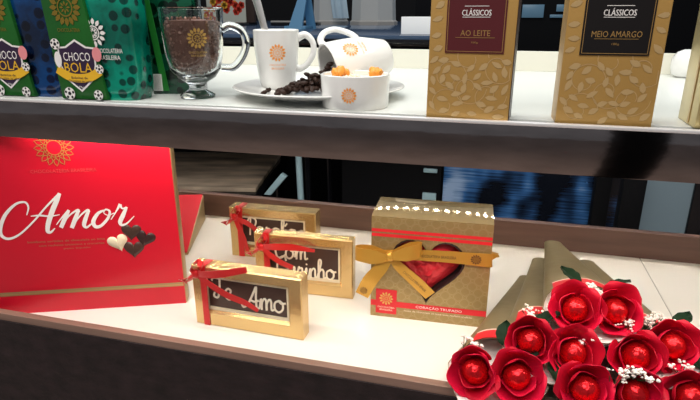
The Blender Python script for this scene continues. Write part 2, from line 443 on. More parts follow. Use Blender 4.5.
# ------------------------------------------------------------------ red gift box with a script title
def amor():
    W, H, D = .278, .27, .024
    t = tag(empty('gift_box', (-.4135, .6205, .0), (0, 0, R(22.6))), 'large red gift box with white script lettering and heart chocolates, upright on the lower shelf', 'box')
    mb = MB(); mb.box((-W, .0012, 0), (0, D, H), 'gold_edge', .0015)
    mb.build('box_body', t)
    mb = MB(); mb.box((-W, 0, .0), (-.0012, .0016, H), 'red_card', .0006)
    mb.build('front_panel', t)
    mb = MB(); rect2d(mb, -W + .0008, .0285, -.002, .0345, 'gold_edge', face(0, 0)); rect2d(mb, -W + .0008, .0300, -.002, .0318, 'gold_dark', face(0, 0, -.0006))
    mb.build('gold_stripe', t)
    mb = MB(); 
    for k in range(16):
        a = 2 * PI * k / 16; d = Vector((math.cos(a), math.sin(a))); q = Vector((-d.y, d.x)); r = .0245
        stroke2d(mb, [d * r * .56, d * r * .70 + q * r * .12, d * r * .84 + q * r * .11, d * r, d * r * .84 - q * r * .11, d * r * .70 - q * r * .12, d * r * .56], .0011, 'gold_print', face(-.1450, .2375))
        stroke2d(mb, [d * r * .40, d * r * .54], .0011, 'gold_print', face(-.1450, .2375))
    for r in (.0125, .0095): stroke2d(mb, [(r * math.cos(k * PI / 16), r * math.sin(k * PI / 16)) for k in range(33)], .0010, 'gold_print', face(-.1450, .2375))
    v, f = text2d('CHOCOLATERIA BRASILEIRA', .082, .0048); mb.add(v, f, 'light_red', face(-.138, .2065))
    mb.build('sun_emblem', t)
    strokes = [
     ([(-0.1939, 0.1471), (-0.1899, 0.1583), (-0.1931, 0.1654), (-0.2047, 0.1632), (-0.2196, 0.1498), (-0.229, 0.1332), (-0.2307, 0.1203), (-0.2225, 0.1146), (-0.2075, 0.1205), (-0.1867, 0.1382), (-0.1683, 0.1572), (-0.1484, 0.1755)], [0.0013, 0.00234, 0.00286, 0.00312, 0.00442, 0.00494, 0.00468, 0.00364, 0.0026, 0.00234, 0.00234, 0.00312]),
     ([(-0.1478, 0.176), (-0.1529, 0.1664), (-0.1612, 0.1512), (-0.1689, 0.1344), (-0.1716, 0.1229), (-0.1677, 0.1215), (-0.1617, 0.1268)], [0.00416, 0.00624, 0.0065, 0.00624, 0.0052, 0.00312, 0.00104]),
     ([(-0.1892, 0.1455), (-0.1778, 0.146), (-0.1654, 0.1443), (-0.1525, 0.1459)], [0.00104, 0.00286, 0.00234, 0.00104]),
     ([(-0.1591, 0.1316), (-0.15, 0.1421), (-0.1401, 0.1519)], [0.00104, 0.00182, 0.00312]),
     ([(-0.1401, 0.1519), (-0.1461, 0.1413), (-0.154, 0.1272)], [0.00364, 0.00572, 0.0052]),
     ([(-0.154, 0.1272), (-0.1415, 0.1431), (-0.1292, 0.1514), (-0.1278, 0.1485)], [0.00104, 0.00182, 0.00312, 0.00364]),
     ([(-0.1281, 0.1502), (-0.1337, 0.139), (-0.1403, 0.1259)], [0.00364, 0.00572, 0.0052]),
     ([(-0.1397, 0.1265), (-0.1275, 0.1424), (-0.1165, 0.1508), (-0.1148, 0.1478)], [0.00104, 0.00182, 0.00312, 0.00364]),
     ([(-0.1151, 0.1496), (-0.121, 0.1377), (-0.1238, 0.1292), (-0.1206, 0.1261), (-0.1119, 0.1329)], [0.00364, 0.00546, 0.0052, 0.00312, 0.00104]),
     ([(-0.0937, 0.1497), (-0.1033, 0.1456), (-0.1111, 0.1343), (-0.1096, 0.1267), (-0.1022, 0.1274), (-0.092, 0.1375), (-0.0881, 0.1471), (-0.0928, 0.1505), (-0.096, 0.1458), (-0.0908, 0.1421), (-0.0826, 0.1451)], [0.00208, 0.00416, 0.00546, 0.0052, 0.0039, 0.00364, 0.00312, 0.00234, 0.0013, 0.0013, 0.0013]),
     ([(-0.0881, 0.1355), (-0.0797, 0.1473), (-0.0732, 0.1574)], [0.00104, 0.00182, 0.00416]),
     ([(-0.0733, 0.1568), (-0.0714, 0.151), (-0.0655, 0.1524)], [0.00364, 0.00234, 0.00208]),
     ([(-0.0654, 0.153), (-0.0716, 0.1411), (-0.0765, 0.132), (-0.075, 0.1272), (-0.0679, 0.1292), (-0.0572, 0.1392)], [0.00312, 0.00572, 0.00572, 0.0039, 0.00234, 0.00104])]
    mb = MB()
    for i, (L, ws) in enumerate(strokes):
        n = 6; c = crom(L, n); w = []
        for j in range(len(c)):
            a = j / n; q = min(int(a), len(ws) - 2); w.append(ws[q] + (ws[q + 1] - ws[q]) * (a - q))
        stroke2d(mb, c, w, 'white_print', face(0, 0, -.0008 - i * .00003))
    mb.build('script_lettering', t, smooth=0)
    mb = MB()
    for i in range(3):
        s_ = ('bombons sortidos de chocolate ao leite', 'com recheios cremosos e crocantes', 'peso liquido')[i]
        v, f = text2d(s_, (.10, .085, .035)[i], .003); mb.add(v, f, 'gold_edge', face(-.15 + .006 * i, .108 - i * .006))
    mb.build('small_print', t, smooth=0)
    def heart_bump(cx, cz, s_, rot, m, part):
        mb = MB(); q = Matrix.Rotation(rot, 3, 'Y')
        def hp(a): return Vector((.0625 * 16 * math.sin(a) ** 3, 0, .0625 * (13 * math.cos(a) - 5 * math.cos(2 * a) - 2 * math.cos(3 * a) - math.cos(4 * a))))
        def fn(u, v):
            h = hp(2 * PI * u) * (1 - v) * s_; d = .0012 + (1 - (1 - v) ** 2) * .0020 + (.0008 * noise.noise(h * 900) if v > 0 else 0)
            h = q @ h; return Vector((cx + h.x, -d if v > 0 else .0, cz + h.z))
        mb.grid(fn, 28, 5, m); mb.build(part, t)
    heart_bump(-.0835, .1015, .0140, -.25, 'cream_card', 'heart_chocolate')
    heart_bump(-.0640, .1165, .0134, .1, 'chocolate', 'heart_chocolate')
    heart_bump(-.0465, .1055, .0136, .35, 'heart_dark', 'heart_chocolate')
    heart_bump(-.0635, .0905, .0140, .05, 'chocolate', 'heart_chocolate')
amor()

# second red box lying behind, back edge propped up
def wedge():
    t = tag(empty('gift_box', (-.502, .772, 0), (0, 0, R(19.5))), 'smaller red box with gold sides sloping down, behind the large red box', 'box')
    W, D, H = .15, .178, .052
    mb = MB(); mb.hexa([(-W, 0, 0), (0, 0, 0), (0, D, 0), (-W, D, 0), (-W, 0, .004), (0, 0, .004), (0, D, H), (-W, D, H)], 'gold_edge', .001)
    mb.build('box_body', t)
    mb = MB(); mb.hexa([(-W, -.0005, .0042), (-.0015, -.0005, .0042), (-.0015, D, H + .0004), (-W, D, H + .0004), (-W, -.0005, .0056), (-.0015, -.0005, .0056), (-.0015, D, H + .0018), (-W, D, H + .0018)], 'red_card_deep', .0003)
    mb.build('red_face', t)
wedge()

# ------------------------------------------------------------------ framed chocolate plaques with red bows
def ribbon(mb, pts, w, m, up=(0, 1, 0), th=.0007, twist=0.):
    c = []
    P = [Vector(p) for p in pts]
    for i in range(len(P) - 1):
        p0 = P[max(i - 1, 0)]; p1 = P[i]; p2 = P[i + 1]; p3 = P[min(i + 2, len(P) - 1)]
        for k in range(6):
            t = k / 6
            c.append(.5 * ((2 * p1) + (p2 - p0) * t + (2 * p0 - 5 * p1 + 4 * p2 - p3) * t * t + (3 * p1 - p0 - 3 * p2 + p3) * t ** 3))
    c.append(P[-1]); n = len(c)
    ww = w if isinstance(w, (list, tuple)) else [w, w]
    def wd(t):
        a = t * (len(ww) - 1); q = min(int(a), len(ww) - 2); return ww[q] + (ww[q + 1] - ww[q]) * (a - q)
    U = Vector(up)
    def fn(u, v):
        i = min(int(round(u * (n - 1))), n - 1)
        t = (c[min(i + 1, n - 1)] - c[max(i - 1, 0)]).normalized()
        s_ = t.cross(U)
        s_ = s_.normalized() if s_.length > 1e-6 else Vector((1, 0, 0))
        if twist: s_ = Matrix.Rotation(twist * u, 3, t) @ s_
        return c[i] + s_ * (v - .5) * wd(u)
    mb.sheet(fn, n - 1, 2, th, m)

def plaque(loc, rz, W, H, D, lines, ribbon_pts, label):
    t = tag(empty('chocolate_plaque', loc, (0, 0, R(rz))), label, 'chocolate plaque', 'boxed chocolate plaques with red bows')
    bx, bt, bb, bl = .017, .013, .019, .014
    # box: four mitred walls round a window
    mb = MB()
    o = [(0, 0), (W, 0), (W, H), (0, H)]; i_ = [(bl, bb), (W - bx, bb), (W - bx, H - bt), (bl, H - bt)]
    e = .0015
    vs = []; fs = []
    for ring, y in (([(x, z) for x, z in o], D), ([(x, z) for x, z in o], e), ([(min(max(x, e), W - e), min(max(z, e), H - e)) for x, z in o], 0), (i_, 0), ([(x + (.0035 if k in (0, 3) else -.0035), z + (.0035 if k < 2 else -.0035)) for k, (x, z) in enumerate(i_)], .005)):
        vs += [(x, y, z) for x, z in ring]
    for r_ in range(4):
        for k in range(4):
            l = (k + 1) % 4; fs.append([r_ * 4 + k, r_ * 4 + l, r_ * 4 + 4 + l, r_ * 4 + 4 + k])
    fs.append([3, 2, 1, 0])
    mb.add(vs, fs, 'gold_foil'); mb.build('frame', t, smooth=20)
    mb = MB(); x0, z0, x1, z1 = bl + .0035, bb + .0035, W - bx - .0035, H - bt - .0035
    c = .0022
    mb.box((x0, .0045, z0), (x1, .0062, z0 + c * 2), 'cream_card'); mb.box((x0, .0045, z1 - c), (x1, .0062, z1), 'cream_card')
    mb.box((x0, .0045, z0 + c * 2), (x0 + c, .0062, z1 - c), 'cream_card'); mb.box((x1 - c, .0045, z0 + c * 2), (x1, .0062, z1 - c), 'cream_card')
    mb.build('window_border', t, smooth=0)
    mb = MB(); mb.box((x0 + c, .0058, z0 + 2 * c), (x1 - c, .0095, z1 - c), 'chocolate', .0006)
    tab = mb.build('chocolate_slab', t)
    mb = MB()
    for word, x, z, size in lines: cursive(mb, word, x, z, size, .0015, 'white_choc', .0052)
    mb.build('piped_lettering', tab)
    kx, kz, band, tails, loops = ribbon_pts
    mb = MB()
    bxp, bw = band
    ribbon(mb, [(bxp, D * .9, H + .0006), (bxp, D * .5, H + .001), (bxp, .001, H + .0008), (bxp, -.001, H - .003), (bxp, -.0011, H * .6), (bxp, -.0011, H * .3), (bxp, -.0011, .001)], bw, 'ribbon_red')
    mb.build('ribbon_band', t)
    mb = MB(); mb.ball((kx, -.006, kz), .0062, 'ribbon_red', 2, sc3=(.95, .75, 1.1), nz=.12); mb.build('bow_knot', t)
    for L in loops:
        mb = MB(); ribbon(mb, [(kx, -.005, kz)] + [(kx + a, b, kz + c_) for a, b, c_ in L] + [(kx, -.007, kz)], [.004, .009, .010, .009, .004], 'ribbon_red', up=(.15, .2, 1) if abs(L[1][0]) > abs(L[1][2]) else (1, .2, .1))
        mb.build('bow_loop', t)
    for L, w in tails:
        mb = MB(); ribbon(mb, [(kx, -.006, kz)] + [(a, b, c_) for a, b, c_ in L], w, 'ribbon_red'); mb.build('ribbon_tail', t)
    return t
LP1 = [[(-.008, -.012, -.004), (-.019, -.010, -.010), (-.016, -.004, -.016), (-.006, -.004, -.006)],
       [(-.004, -.010, .008), (.004, -.008, .017), (.010, -.004, .013), (.005, -.004, .004)]]
plaque((-.372, .5755, 0), -1.4, .156, .088, .022, [('Te', .0285, .0410, .0160), ('Amo', .074, .0335, .0170)],
       (.0105, .079, (.0175, .0088), [([(.03, -.012, .083), (.055, -.014, .089), (.086, -.008, .096)], [.006, .010, .010, .008]),
        ([(.03, -.010, .070), (.055, -.010, .057), (.080, -.004, .045), (.096, -.003, .036)], [.006, .009, .009, .005])], LP1),
       'gold-boxed chocolate plaque lettered Te Amo, red bow, frontmost of the three plaques')
plaque((-.3325, .687, 0), 2.2, .151, .094, .018, [('Com', .030, .0545, .0160), ('Carinho', .0315, .0265, .0158)],
       (.0125, .0745, (.0195, .0095), [([(.035, -.012, .079), (.064, -.014, .082), (.096, -.006, .076)], [.006, .0105, .0105, .004]),
        ([(.027, -.010, .066), (.043, -.010, .055), (.060, -.003, .044)], [.006, .009, .008])], LP1),
       'gold-boxed chocolate plaque lettered Com Carinho, red bow, middle of the three plaques')
plaque((-.426, .790, 0), 2.0, .154, .09, .028, [('Parabe', .030, .040, .0165), ("'ns", .1065, .040, .0165)],
       (.0125, .075, (.0195, .010), [([(.022, -.012, .073), (.036, -.010, .068), (.048, -.004, .055), (.056, -.003, .040)], [.006, .009, .009, .008]),
        ([(.02, -.010, .060), (.028, -.008, .040), (.031, -.003, .012)], [.006, .0075, .007])], LP1),
       'gold-boxed chocolate plaque half hidden at the back, rearmost of the three plaques')

# ------------------------------------------------------------------ gold box with a heart window
def heart_pts(s_, n=44):
    out = []
    for k in range(n):
        a = 2 * PI * k / n
        out.append((s_ * 16 * math.sin(a) ** 3 / 16, s_ * (13 * math.cos(a) - 5 * math.cos(2 * a) - 2 * math.cos(3 * a) - math.cos(4 * a)) / 15))
    return out
def curve_fill(loops):
    cu = bpy.data.curves.new('c', 'CURVE'); cu.dimensions = '2D'; cu.fill_mode = 'FRONT'
    for L in loops:
        sp = cu.splines.new('POLY'); sp.points.add(len(L) - 1); sp.use_cyclic_u = True
        for q, p in zip(sp.points, L): q.co = (p[0], p[1], 0, 1)
    ob = bpy.data.objects.new('c', cu); col.objects.link(ob)
    dg = bpy.context.evaluated_depsgraph_get(); dg.update()
    me = bpy.data.meshes.new_from_object(ob.evaluated_get(dg))
    vs = [v.co.copy() for v in me.vertices]; fs = [list(p.vertices) for p in me.polygons]
    bpy.data.objects.remove(ob); bpy.data.curves.remove(cu); bpy.data.meshes.remove(me)
    return vs, fs
def heart_box():
    W, H, D = .157, .151, .075
    t = tag(empty('gift_box', (-.1465, .6575, 0), (0, 0, R(2.6))), 'gold gift box with a heart-shaped window, red stripes and a gold bow', 'box')
    hx, hz, hs = .0765, .081, .0485
    heart = [(hx + a, hz + b) for a, b in heart_pts(hs)]
    inner = [(hx + a, hz + b) for a, b in heart_pts(hs * .94)]
    mb = MB()
    e = .003
    v, f = curve_fill([[(0, 0), (W, 0), (W, H - .002), (0, H - .002)], heart])
    mb.add(v, f, 'lattice_gold', lambda p: Vector((p.x, 0, p.y)))
    # sides, back, domed top
    mb.add([(0, 0, 0), (0, D, 0), (0, D, H), (0, 0, H - .002), (W, 0, 0), (W, D, 0), (W, D, H), (W, 0, H - .002)], [[3, 2, 1, 0], [4, 5, 6, 7], [1, 2, 6, 5], [0, 1, 5, 4]], 'box_gold')
    def top(u, v):
        return Vector((W * u, D * v, H - .002 * (1 - min(1, v * 8)) + .0012 * math.sin(PI * v) * (math.sin(PI * u) ** .25 if 0 < u < 1 else 0)))
    mb.grid(top, 14, 12, 'box_gold')
    mb.build('carton', t, smooth=35)
    mb = MB()
    n = len(heart)
    vs = [(a, .0, b) for a, b in heart] + [(a, .0005, b) for a, b in inner] + [(a, .0145, b) for a, b in inner]
    fs = [[k, (k + 1) % n, n + (k + 1) % n, n + k] for k in range(n)] + [[n + k, n + (k + 1) % n, 2 * n + (k + 1) % n, 2 * n + k] for k in range(n)] + [[2 * n + k for k in range(n)]]
    mb.add(vs, fs, 'heart_dark'); mb.build('heart_window', t)
    mb = MB()
    def fn(u, v):
        L = heart_pts(hs * .90, 60); a, b = L[int(round(u * 60)) % 60]; k = 1 - v
        q = Vector((hx + a * k, 0, hz + .003 + b * k)); d = .0125 - .010 * (1 - (k ** 2.6))
        return Vector((q.x, d + (.0022 * noise.noise(Vector((q.x * 170, 3, q.z * 170))) if 0 < v else 0), q.z))
    mb.grid(fn, 60, 12, 'heart_foil'); mb.build('foil_heart_chocolate', t, smooth=25)
    mb = MB()
    for z0, z1 in ((.1275, .1318), (.1208, .1253)):
        m2 = MB(); rect2d(m2, .0004, z0, W - .0004, z1, 'red_band', face(0, 0)); m2.build('red_stripe', t, smooth=0)
    rect2d(mb, .0004, .0168, W - .0004, .0255, 'red_band', face(0, 0))
    mb.build('red_band', t, smooth=0)
    mb = MB(); rect2d(mb, .0075, .0055, .0365, .043, 'red_band', face(0, 0, -.0006)); mb.build('red_label', t, smooth=0)
    mb = MB(); sun2d(mb, .0100, 'gold_print', face(.022, .029, -.0009), 12)
    v, f = text2d('CHOCOLATERIA', .024, .0026); mb.add(v, f, 'cream_print', face(.022, .0155, -.0009))
    v, f = text2d('BRASILEIRA', .018, .0026); mb.add(v, f, 'cream_print', face(.022, .0115, -.0009))
    v, f = text2d('CORAÇÃO TRUFADO', .062, .0052); mb.add(v, f, 'white_print', face(.094, .0211, -.0008))
    v, f = text2d('casca de chocolate ao leite com recheio trufado', .092, .0026); mb.add(v, f, 'cream_print', face(.093, .0135, -.0008))
    mb.build('printed_lettering', t, smooth=0)
    # ribbon and bow
    zb = .0975
    mb = MB()
    ribbon(mb, [(.0, .02, zb - .004), (-.001, .002, zb - .003), (.012, -.0022, zb - .002), (.05, -.0022, zb + .001), (.10, -.0022, zb + .003), (.14, -.0022, zb + .003), (W - .001, -.002, zb + .003), (W + .0012, .004, zb + .003), (W + .0012, .03, zb + .002)],
           [.016, .013, .013, .0155, .017, .019, .019, .019], 'gold_ribbon')
    band = mb.build('ribbon_band', t)
    mb = MB(); sun2d(mb, .0072, 'ribbon_print', face(.138, zb + .003, -.0031), 12)
    v, f = text2d('CHOCOLATERIA BRASILEIRA', .05, .004); mb.add(v, f, 'ribbon_print', face(.088, zb + .002, -.0031, .03))
    mb.build('ribbon_lettering', band, smooth=0)
    kx, kz = .027, .0965
    mb = MB(); mb.ball((kx, -.0085, kz), .0072, 'gold_ribbon', 2, sc3=(.95, .8, 1.05), nz=.15); mb.build('bow_knot', t)
    for L in ([(-.012, -.016, .008), (-.027, -.017, .010), (-.037, -.009, .001), (-.028, -.004, -.006), (-.010, -.006, -.003)],
              [(.010, -.015, .008), (.022, -.016, .013), (.031, -.010, .008), (.024, -.004, .001), (.008, -.006, -.002)]):
        mb = MB(); ribbon(mb, [(kx, -.008, kz)] + [(kx + a, b, kz + c) for a, b, c in L] + [(kx, -.010, kz)], [.006, .016, .021, .021, .018, .006], 'gold_ribbon', up=(0, .35, 1)) if False else None
        mb.tube([(0, 0, 0), (0, 0, .0001)], .00005, 'gold_ribbon') if False else None
        sg = -1 if L[1][0] < 0 else 1
        def lp(u, v, sg=sg):
            # soft loop: flattened teardrop band
            a = 2 * PI * u; rx = .0235 if sg < 0 else .0205
            x = rx * (1 - math.cos(a)); y = -.0085 - .0075 * math.sin(a) * (1 if x > .002 else .4)
            wd = .008 + .013 * min(1, x / .024)
            z = (v - .5) * wd * (1 + .12 * math.sin(a)) + (.012 if sg > 0 else .002) * (x / .04) + .0016 * math.sin(v * 9 + a) * (x / .03)
            return Vector((kx + sg * x, y, kz + z + (.002 if sg > 0 else -.001)))
        mb.sheet(lp, 26, 6, .0007, 'gold_ribbon'); mb.build('bow_loop', t)
    for L, w, words in (([(kx - .010, -.013, kz - .014), (kx - .026, -.015, kz - .036), (kx - .037, -.012, kz - .060)], [.008, .017, .020, .019], 's'),
                        ([(kx + .014, -.010, kz - .014), (kx + .036, -.008, kz - .034), (kx + .055, -.004, kz - .054)], [.008, .014, .0165, .0165], 't')):
        mb = MB(); ribbon(mb, [(kx, -.009, kz)] + L, w, 'gold_ribbon', up=(0, 1, 0)); tl = mb.build('ribbon_tail', t)
        mb = MB()
        if words == 's':
            sun2d(mb, .0055, 'ribbon_print', face(kx - .0340, kz - .051, -.0150, 0), 12)
        else:
            v, f = text2d('CHOCOLATERIA BRASIL', .042, .0038); mb.add(v, f, 'ribbon_print', lambda p: Vector((kx + .034 + p.x * .72 + p.y * .69, -.0100 + p.x * .13, kz - .0325 - p.x * .69 + p.y * .72)))
        mb.build('ribbon_lettering', tl, smooth=0)
heart_box()

# ------------------------------------------------------------------ tall gold chocolate boxes on the upper shelf
def leaf_pts(L, w):
    return [(0, 0), (L * .25, w * .42), (L * .55, w * .5), (L * .82, w * .28), (L, 0), (L * .8, -w * .22), (L * .5, -w * .42), (L * .22, -w * .34)]
def classic(loc, rz, W, H, D, lx0, lx1, lz, mlabel, title, label, seed, side):
    q = random.Random(seed)
    t = tag(empty('chocolate_box', loc, (0, 0, R(rz))), label, 'chocolate box', 'tall gold chocolate boxes on the upper shelf')
    mb = MB(); mb.box((0, 0, 0), (W, D, H), 'classic_gold', .0008)
    if side:
        mb.box((W - .0004, .001, .001), (W + .0006, D - .001, H), 'brown_side')
    mb.build('carton', t)
    mb = MB()
    occ = []
    # two scrolling vines with leaves
    for sx, zz, dr in ((.26, .040, 1), (.74, .024, -1), (.5, .058, 1), (.22, .014, 1), (.84, .05, -1), (.5, .03, -1)):
        cx = W * sx; pts = []
        for k in range(26):
            a = k / 25 * 2.1 * PI * dr + q.random() * .02; rr = .0175 * (1 - k / 34)
            pts.append((cx + rr * math.cos(a), zz + rr * math.sin(a)))
        pts = [(min(max(a, .002), W - .002), min(max(b, .002), H - .004)) for a, b in pts]
        stroke2d(mb, pts, .0007, 'leaf_print', face(0, 0, -.0003))
    tries = 0
    while len(occ) < 46 and tries < 4000:
        tries += 1
        x = q.uniform(.005, W - .005); z = q.uniform(.004, H - .006)
        if lx0 - .006 < x < lx1 + .006 and z > lz - .006: continue
        if any((x - a) ** 2 + (z - b) ** 2 < .0088 ** 2 for a, b in occ): continue
        occ.append((x, z))
        a = math.atan2(z - .036, x - W * (.3 if x < W / 2 else .72)) + PI / 2 + q.uniform(-.5, .5)
        L = q.uniform(.0095, .0120); w = q.uniform(.0050, .0064)
        pts = []
        for px, py in leaf_pts(L, w):
            px -= L / 2
            X = x + px * math.cos(a) - py * math.sin(a); Z = z + px * math.sin(a) + py * math.cos(a)
            pts.append((min(max(X, .001), W - .001), max(Z, .001)))
        poly2d(mb, pts, 'leaf_print', face(0, 0, -.0004))
    mb.build('leaf_pattern', t, smooth=0)
    mb = MB(); mb.box((lx0, -.0009, lz), (lx1, 0, H - .012), mlabel)
    lb = mb.build('label_panel', t, smooth=0)
    mb = MB(); yy = -.0012
    e = .0016
    for a in (((lx0 + e, lz + e), (lx1 - e, lz + e)), ((lx0 + e, lz + e), (lx0 + e, H - .014)), ((lx1 - e, lz + e), (lx1 - e, H - .014))):
        stroke2d(mb, a, .0005, 'label_line', face(0, 0, yy))
    cx = (lx0 + lx1) / 2
    v, f = text2d('CLÁSSICOS', .0262, .0064); mb.add(v, f, 'white_print', face(cx, lz + .0365, yy))
    v2 = text2d('CLÁSSICOS', .0262, .0064)[0]
    mb.add([Vector((p.x * 1.004 + .00025, p.y, 0)) for p in v2], f, 'white_print', face(cx, lz + .0365, yy - .0001))
    rect2d(mb, -.011, -.0002, .011, .0003, 'white_print', face(cx, lz + .0415, yy)); rect2d(mb, -.0125, -.0002, .0125, .0003, 'white_print', face(cx, lz + .0320, yy))
    v, f = text2d(title, .027 if len(title) < 9 else .041, .0052); mb.add(v, f, 'label_line', face(cx, lz + .0180, yy))
    rect2d(mb, -.018, -.0002, .018, .0002, 'label_line', face(cx, lz + .0140, yy))
    v, f = text2d('100g', .006, .0022); mb.add(v, f, 'label_line', face(cx, lz + .0095, yy))
    v, f = text2d('CHOCOLATE FINO', .022, .0022); mb.add(v, f, 'label_line', face(cx, lz + .0525, yy))
    sun2d(mb, .011, 'label_line', face(cx, lz + .068, yy), 14)
    mb.build('label_lettering', lb, smooth=0)
classic((-.0665, .5405, .3035), -4.6, .0785, .165, .036, .0155, .0695, .0625, 'maroon', 'AO LEITE', 'tall gold leaf-patterned box with a maroon label reading Ao Leite', 3, True)
classic((.0545, .5395, .3035), 1.2, .0825, .165, .036, .0135, .0705, .0625, 'black_card', 'MEIO AMARGO', 'tall gold leaf-patterned box with a black label reading Meio Amargo', 5, False)
t = tag(empty('gift_box', (.1715, .540, .3042), (0, 0, R(-2))), 'gold box standing at the right edge of the upper shelf beside the black-labelled box', 'box')
mb = MB(); mb.box((0, 0, 0), (.09, .058, .17), 'pale_gold', .0012); mb.build('carton', t)
mb = MB(); mb.box((.003, -.0012, .003), (.088, .0002, .168), 'gold_card', .0005)
qq = random.Random(2)
for k in range(40):
    x, z, a = qq.uniform(.01, .08), qq.uniform(.01, .155), qq.uniform(0, 6.28)
    poly2d(mb, [(x + px * math.cos(a) - py * math.sin(a), z + px * math.sin(a) + py * math.cos(a)) for px, py in leaf_pts(.009, .005)], 'leaf_print', face(0, 0, -.0016))
mb.build('front_panel', t)
mb = MB(); mb.box((-.0008, .020, .002), (.0002, .024, .168), 'gold_dark'); mb.build('side_seam', t, smooth=0)
# small white pot against the back lip
mb = MB(); mb.lathe([(0, 0), (.016, 0), (.021, .004), (.024, .016), (.023, .030), (.017, .039), (.008, .043), (.0, .0435)], 'porcelain', 32)
tag(mb.build('porcelain_pot', loc=(.292, 1.01, .3045)), 'small rounded white pot at the back of the upper shelf behind the rightmost gold box', 'pot')

# ------------------------------------------------------------------ cups, saucer, ramekin
def cup_prof(h, r, rb):
    th = .0028
    return [(0, 0), (rb * .9, 0), (rb, .002), (rb * 1.12, h * .12), (r * .90, h * .42), (r * .975, h * .75), (r, h - .001), (r - .001, h), (r - th, h - .001), (r * .975 - th, h * .75), (r * .90 - th, h * .42), (rb * 1.0 - th * .3, h * .13), (rb * .7, .006), (0, .005)]
def prof_r(prof, z):
    L = prof[1:8]
    for (r0, z0), (r1, z1) in zip(L, L[1:]):
        if z0 <= z <= z1: return r0 + (r1 - r0) * (z - z0) / max(z1 - z0, 1e-9)
    return L[-1][0]
def wrapf(prof, z, ang, rot=0.):
    """print wrapped on a turned surface, centred at height z and azimuth ang"""
    c, s_ = math.cos(rot), math.sin(rot)
    def f(p):
        x, y = p.x * c - p.y * s_, p.x * s_ + p.y * c
        r = prof_r(prof, z + y) + .0004; a = ang + x / r
        return Vector((r * math.cos(a), r * math.sin(a), z + y))
    return f
def handle(mb, prof, z0, z1, out, m, w=.0043, flat=.8):
    r0 = prof_r(prof, z0) - .0015; r1 = prof_r(prof, z1) - .0015; L = z1 - z0
    P = [(r1, z1), (r1 + out * .5, z1 + L * .10), (r1 + out * .95, z1 - L * .12), (r1 + out, z0 + L * .5), (r0 + out * .75, z0 + L * .12), (r0 + out * .3, z0 - L * .03), (r0, z0)]
    c = crom(P, 6); mb.tube([(p.x, 0, p.y) for p in c], [w * (1.15 - .3 * math.sin(PI * i / (len(c) - 1))) for i in range(len(c))], m, seg=12, flat=flat, up=(0, 1, 0))
# plate
PL = (-.213, .648, .304)
mb = MB(); mb.lathe([(0, .002), (.045, .002), (.048, 0), (.054, 0), (.056, .003), (.085, .007), (.1035, .0125), (.105, .0137), (.104, .0147), (.085, .0098), (.058, .006), (.0, .0055)], 'porcelain', 64)
tag(mb.build('plate', loc=PL), 'round white plate under the upright cup and coffee beans', 'plate')
def big_cup(loc, rot, h, r, rb, label, emb, lift):
    t = tag(empty('coffee_cup', loc, rot), label, 'cup', 'white cups with an orange sun badge')
    pf = cup_prof(h, r, rb)
    mb = MB(); mb.lathe(pf, 'porcelain', 48); mb.build('cup_body', t)
    mb = MB(); handle(mb, pf, h * .36, h * .86, h * .27, 'porcelain'); mb.build('handle', t)
    ang, rr, z, ro = emb
    mb = MB(); sun2d(mb, rr, 'orange_print', wrapf(pf, z, ang, ro), 14)
    d = 1
    v, f = text2d('CHOCOLATERIA', rr * 1.9, .0026); mb.add([p + Vector((0, -rr * 1.35, 0)) for p in v], f, 'orange_print', wrapf(pf, z, ang, ro))
    v, f = text2d('BRASILEIRA', rr * 1.45, .0026); mb.add([p + Vector((0, -rr * 1.75, 0)) for p in v], f, 'orange_print', wrapf(pf, z, ang, ro))
    mb.build('sun_badge', t, smooth=0)
    return t
C1 = (-.2755, .668, .3098)
big_cup(C1, (0, 0, R(12)), .073, .0290, .0205, 'upright white cup with an orange sun badge and a spoon in it, on the plate', (R(-78), .0108, .046, 0), 0)
# spoon resting in the cup
t = tag(empty('spoon', (C1[0], C1[1], C1[2])), 'silver spoon with its handle leaning out of the upright white cup', 'spoon')
mb = MB(); P = [(.008, .004, .0085), (.0, .002, .030), (-.0165, .002, .075), (-.025, .004, .104), (-.034, .006, .131)]
c = []
for i in range(len(P) - 1):
    for k in range(5): c.append(Vector(P[i]).lerp(Vector(P[i + 1]), k / 5))
c.append(Vector(P[-1]))
mb.tube(c, [.0026 + .0036 * (i / (len(c) - 1)) for i in range(len(c))], 'silver', 12, flat=.3, up=(0, 1, 0)); mb.build('spoon_handle', t)
mb = MB(); mb.ball((.013, .004, .0105), .0085, 'silver', 2, sc3=(.7, .95, .28), rot=Matrix.Rotation(R(35), 3, 'Y')); mb.build('spoon_bowl', t)
# tipped cup: lies on its side, mouth to the left
big_cup((-.1355, .6805, .3525), (Matrix.Rotation(R(37), 3, 'Z') @ Matrix.Rotation(R(-103), 3, 'Y') @ Matrix.Rotation(R(38), 3, 'Z')).to_euler(), .078, .0345, .0205, 'white cup lying on its side spilling coffee beans onto the plate', (R(-84), .0100, .054, 0), 0)
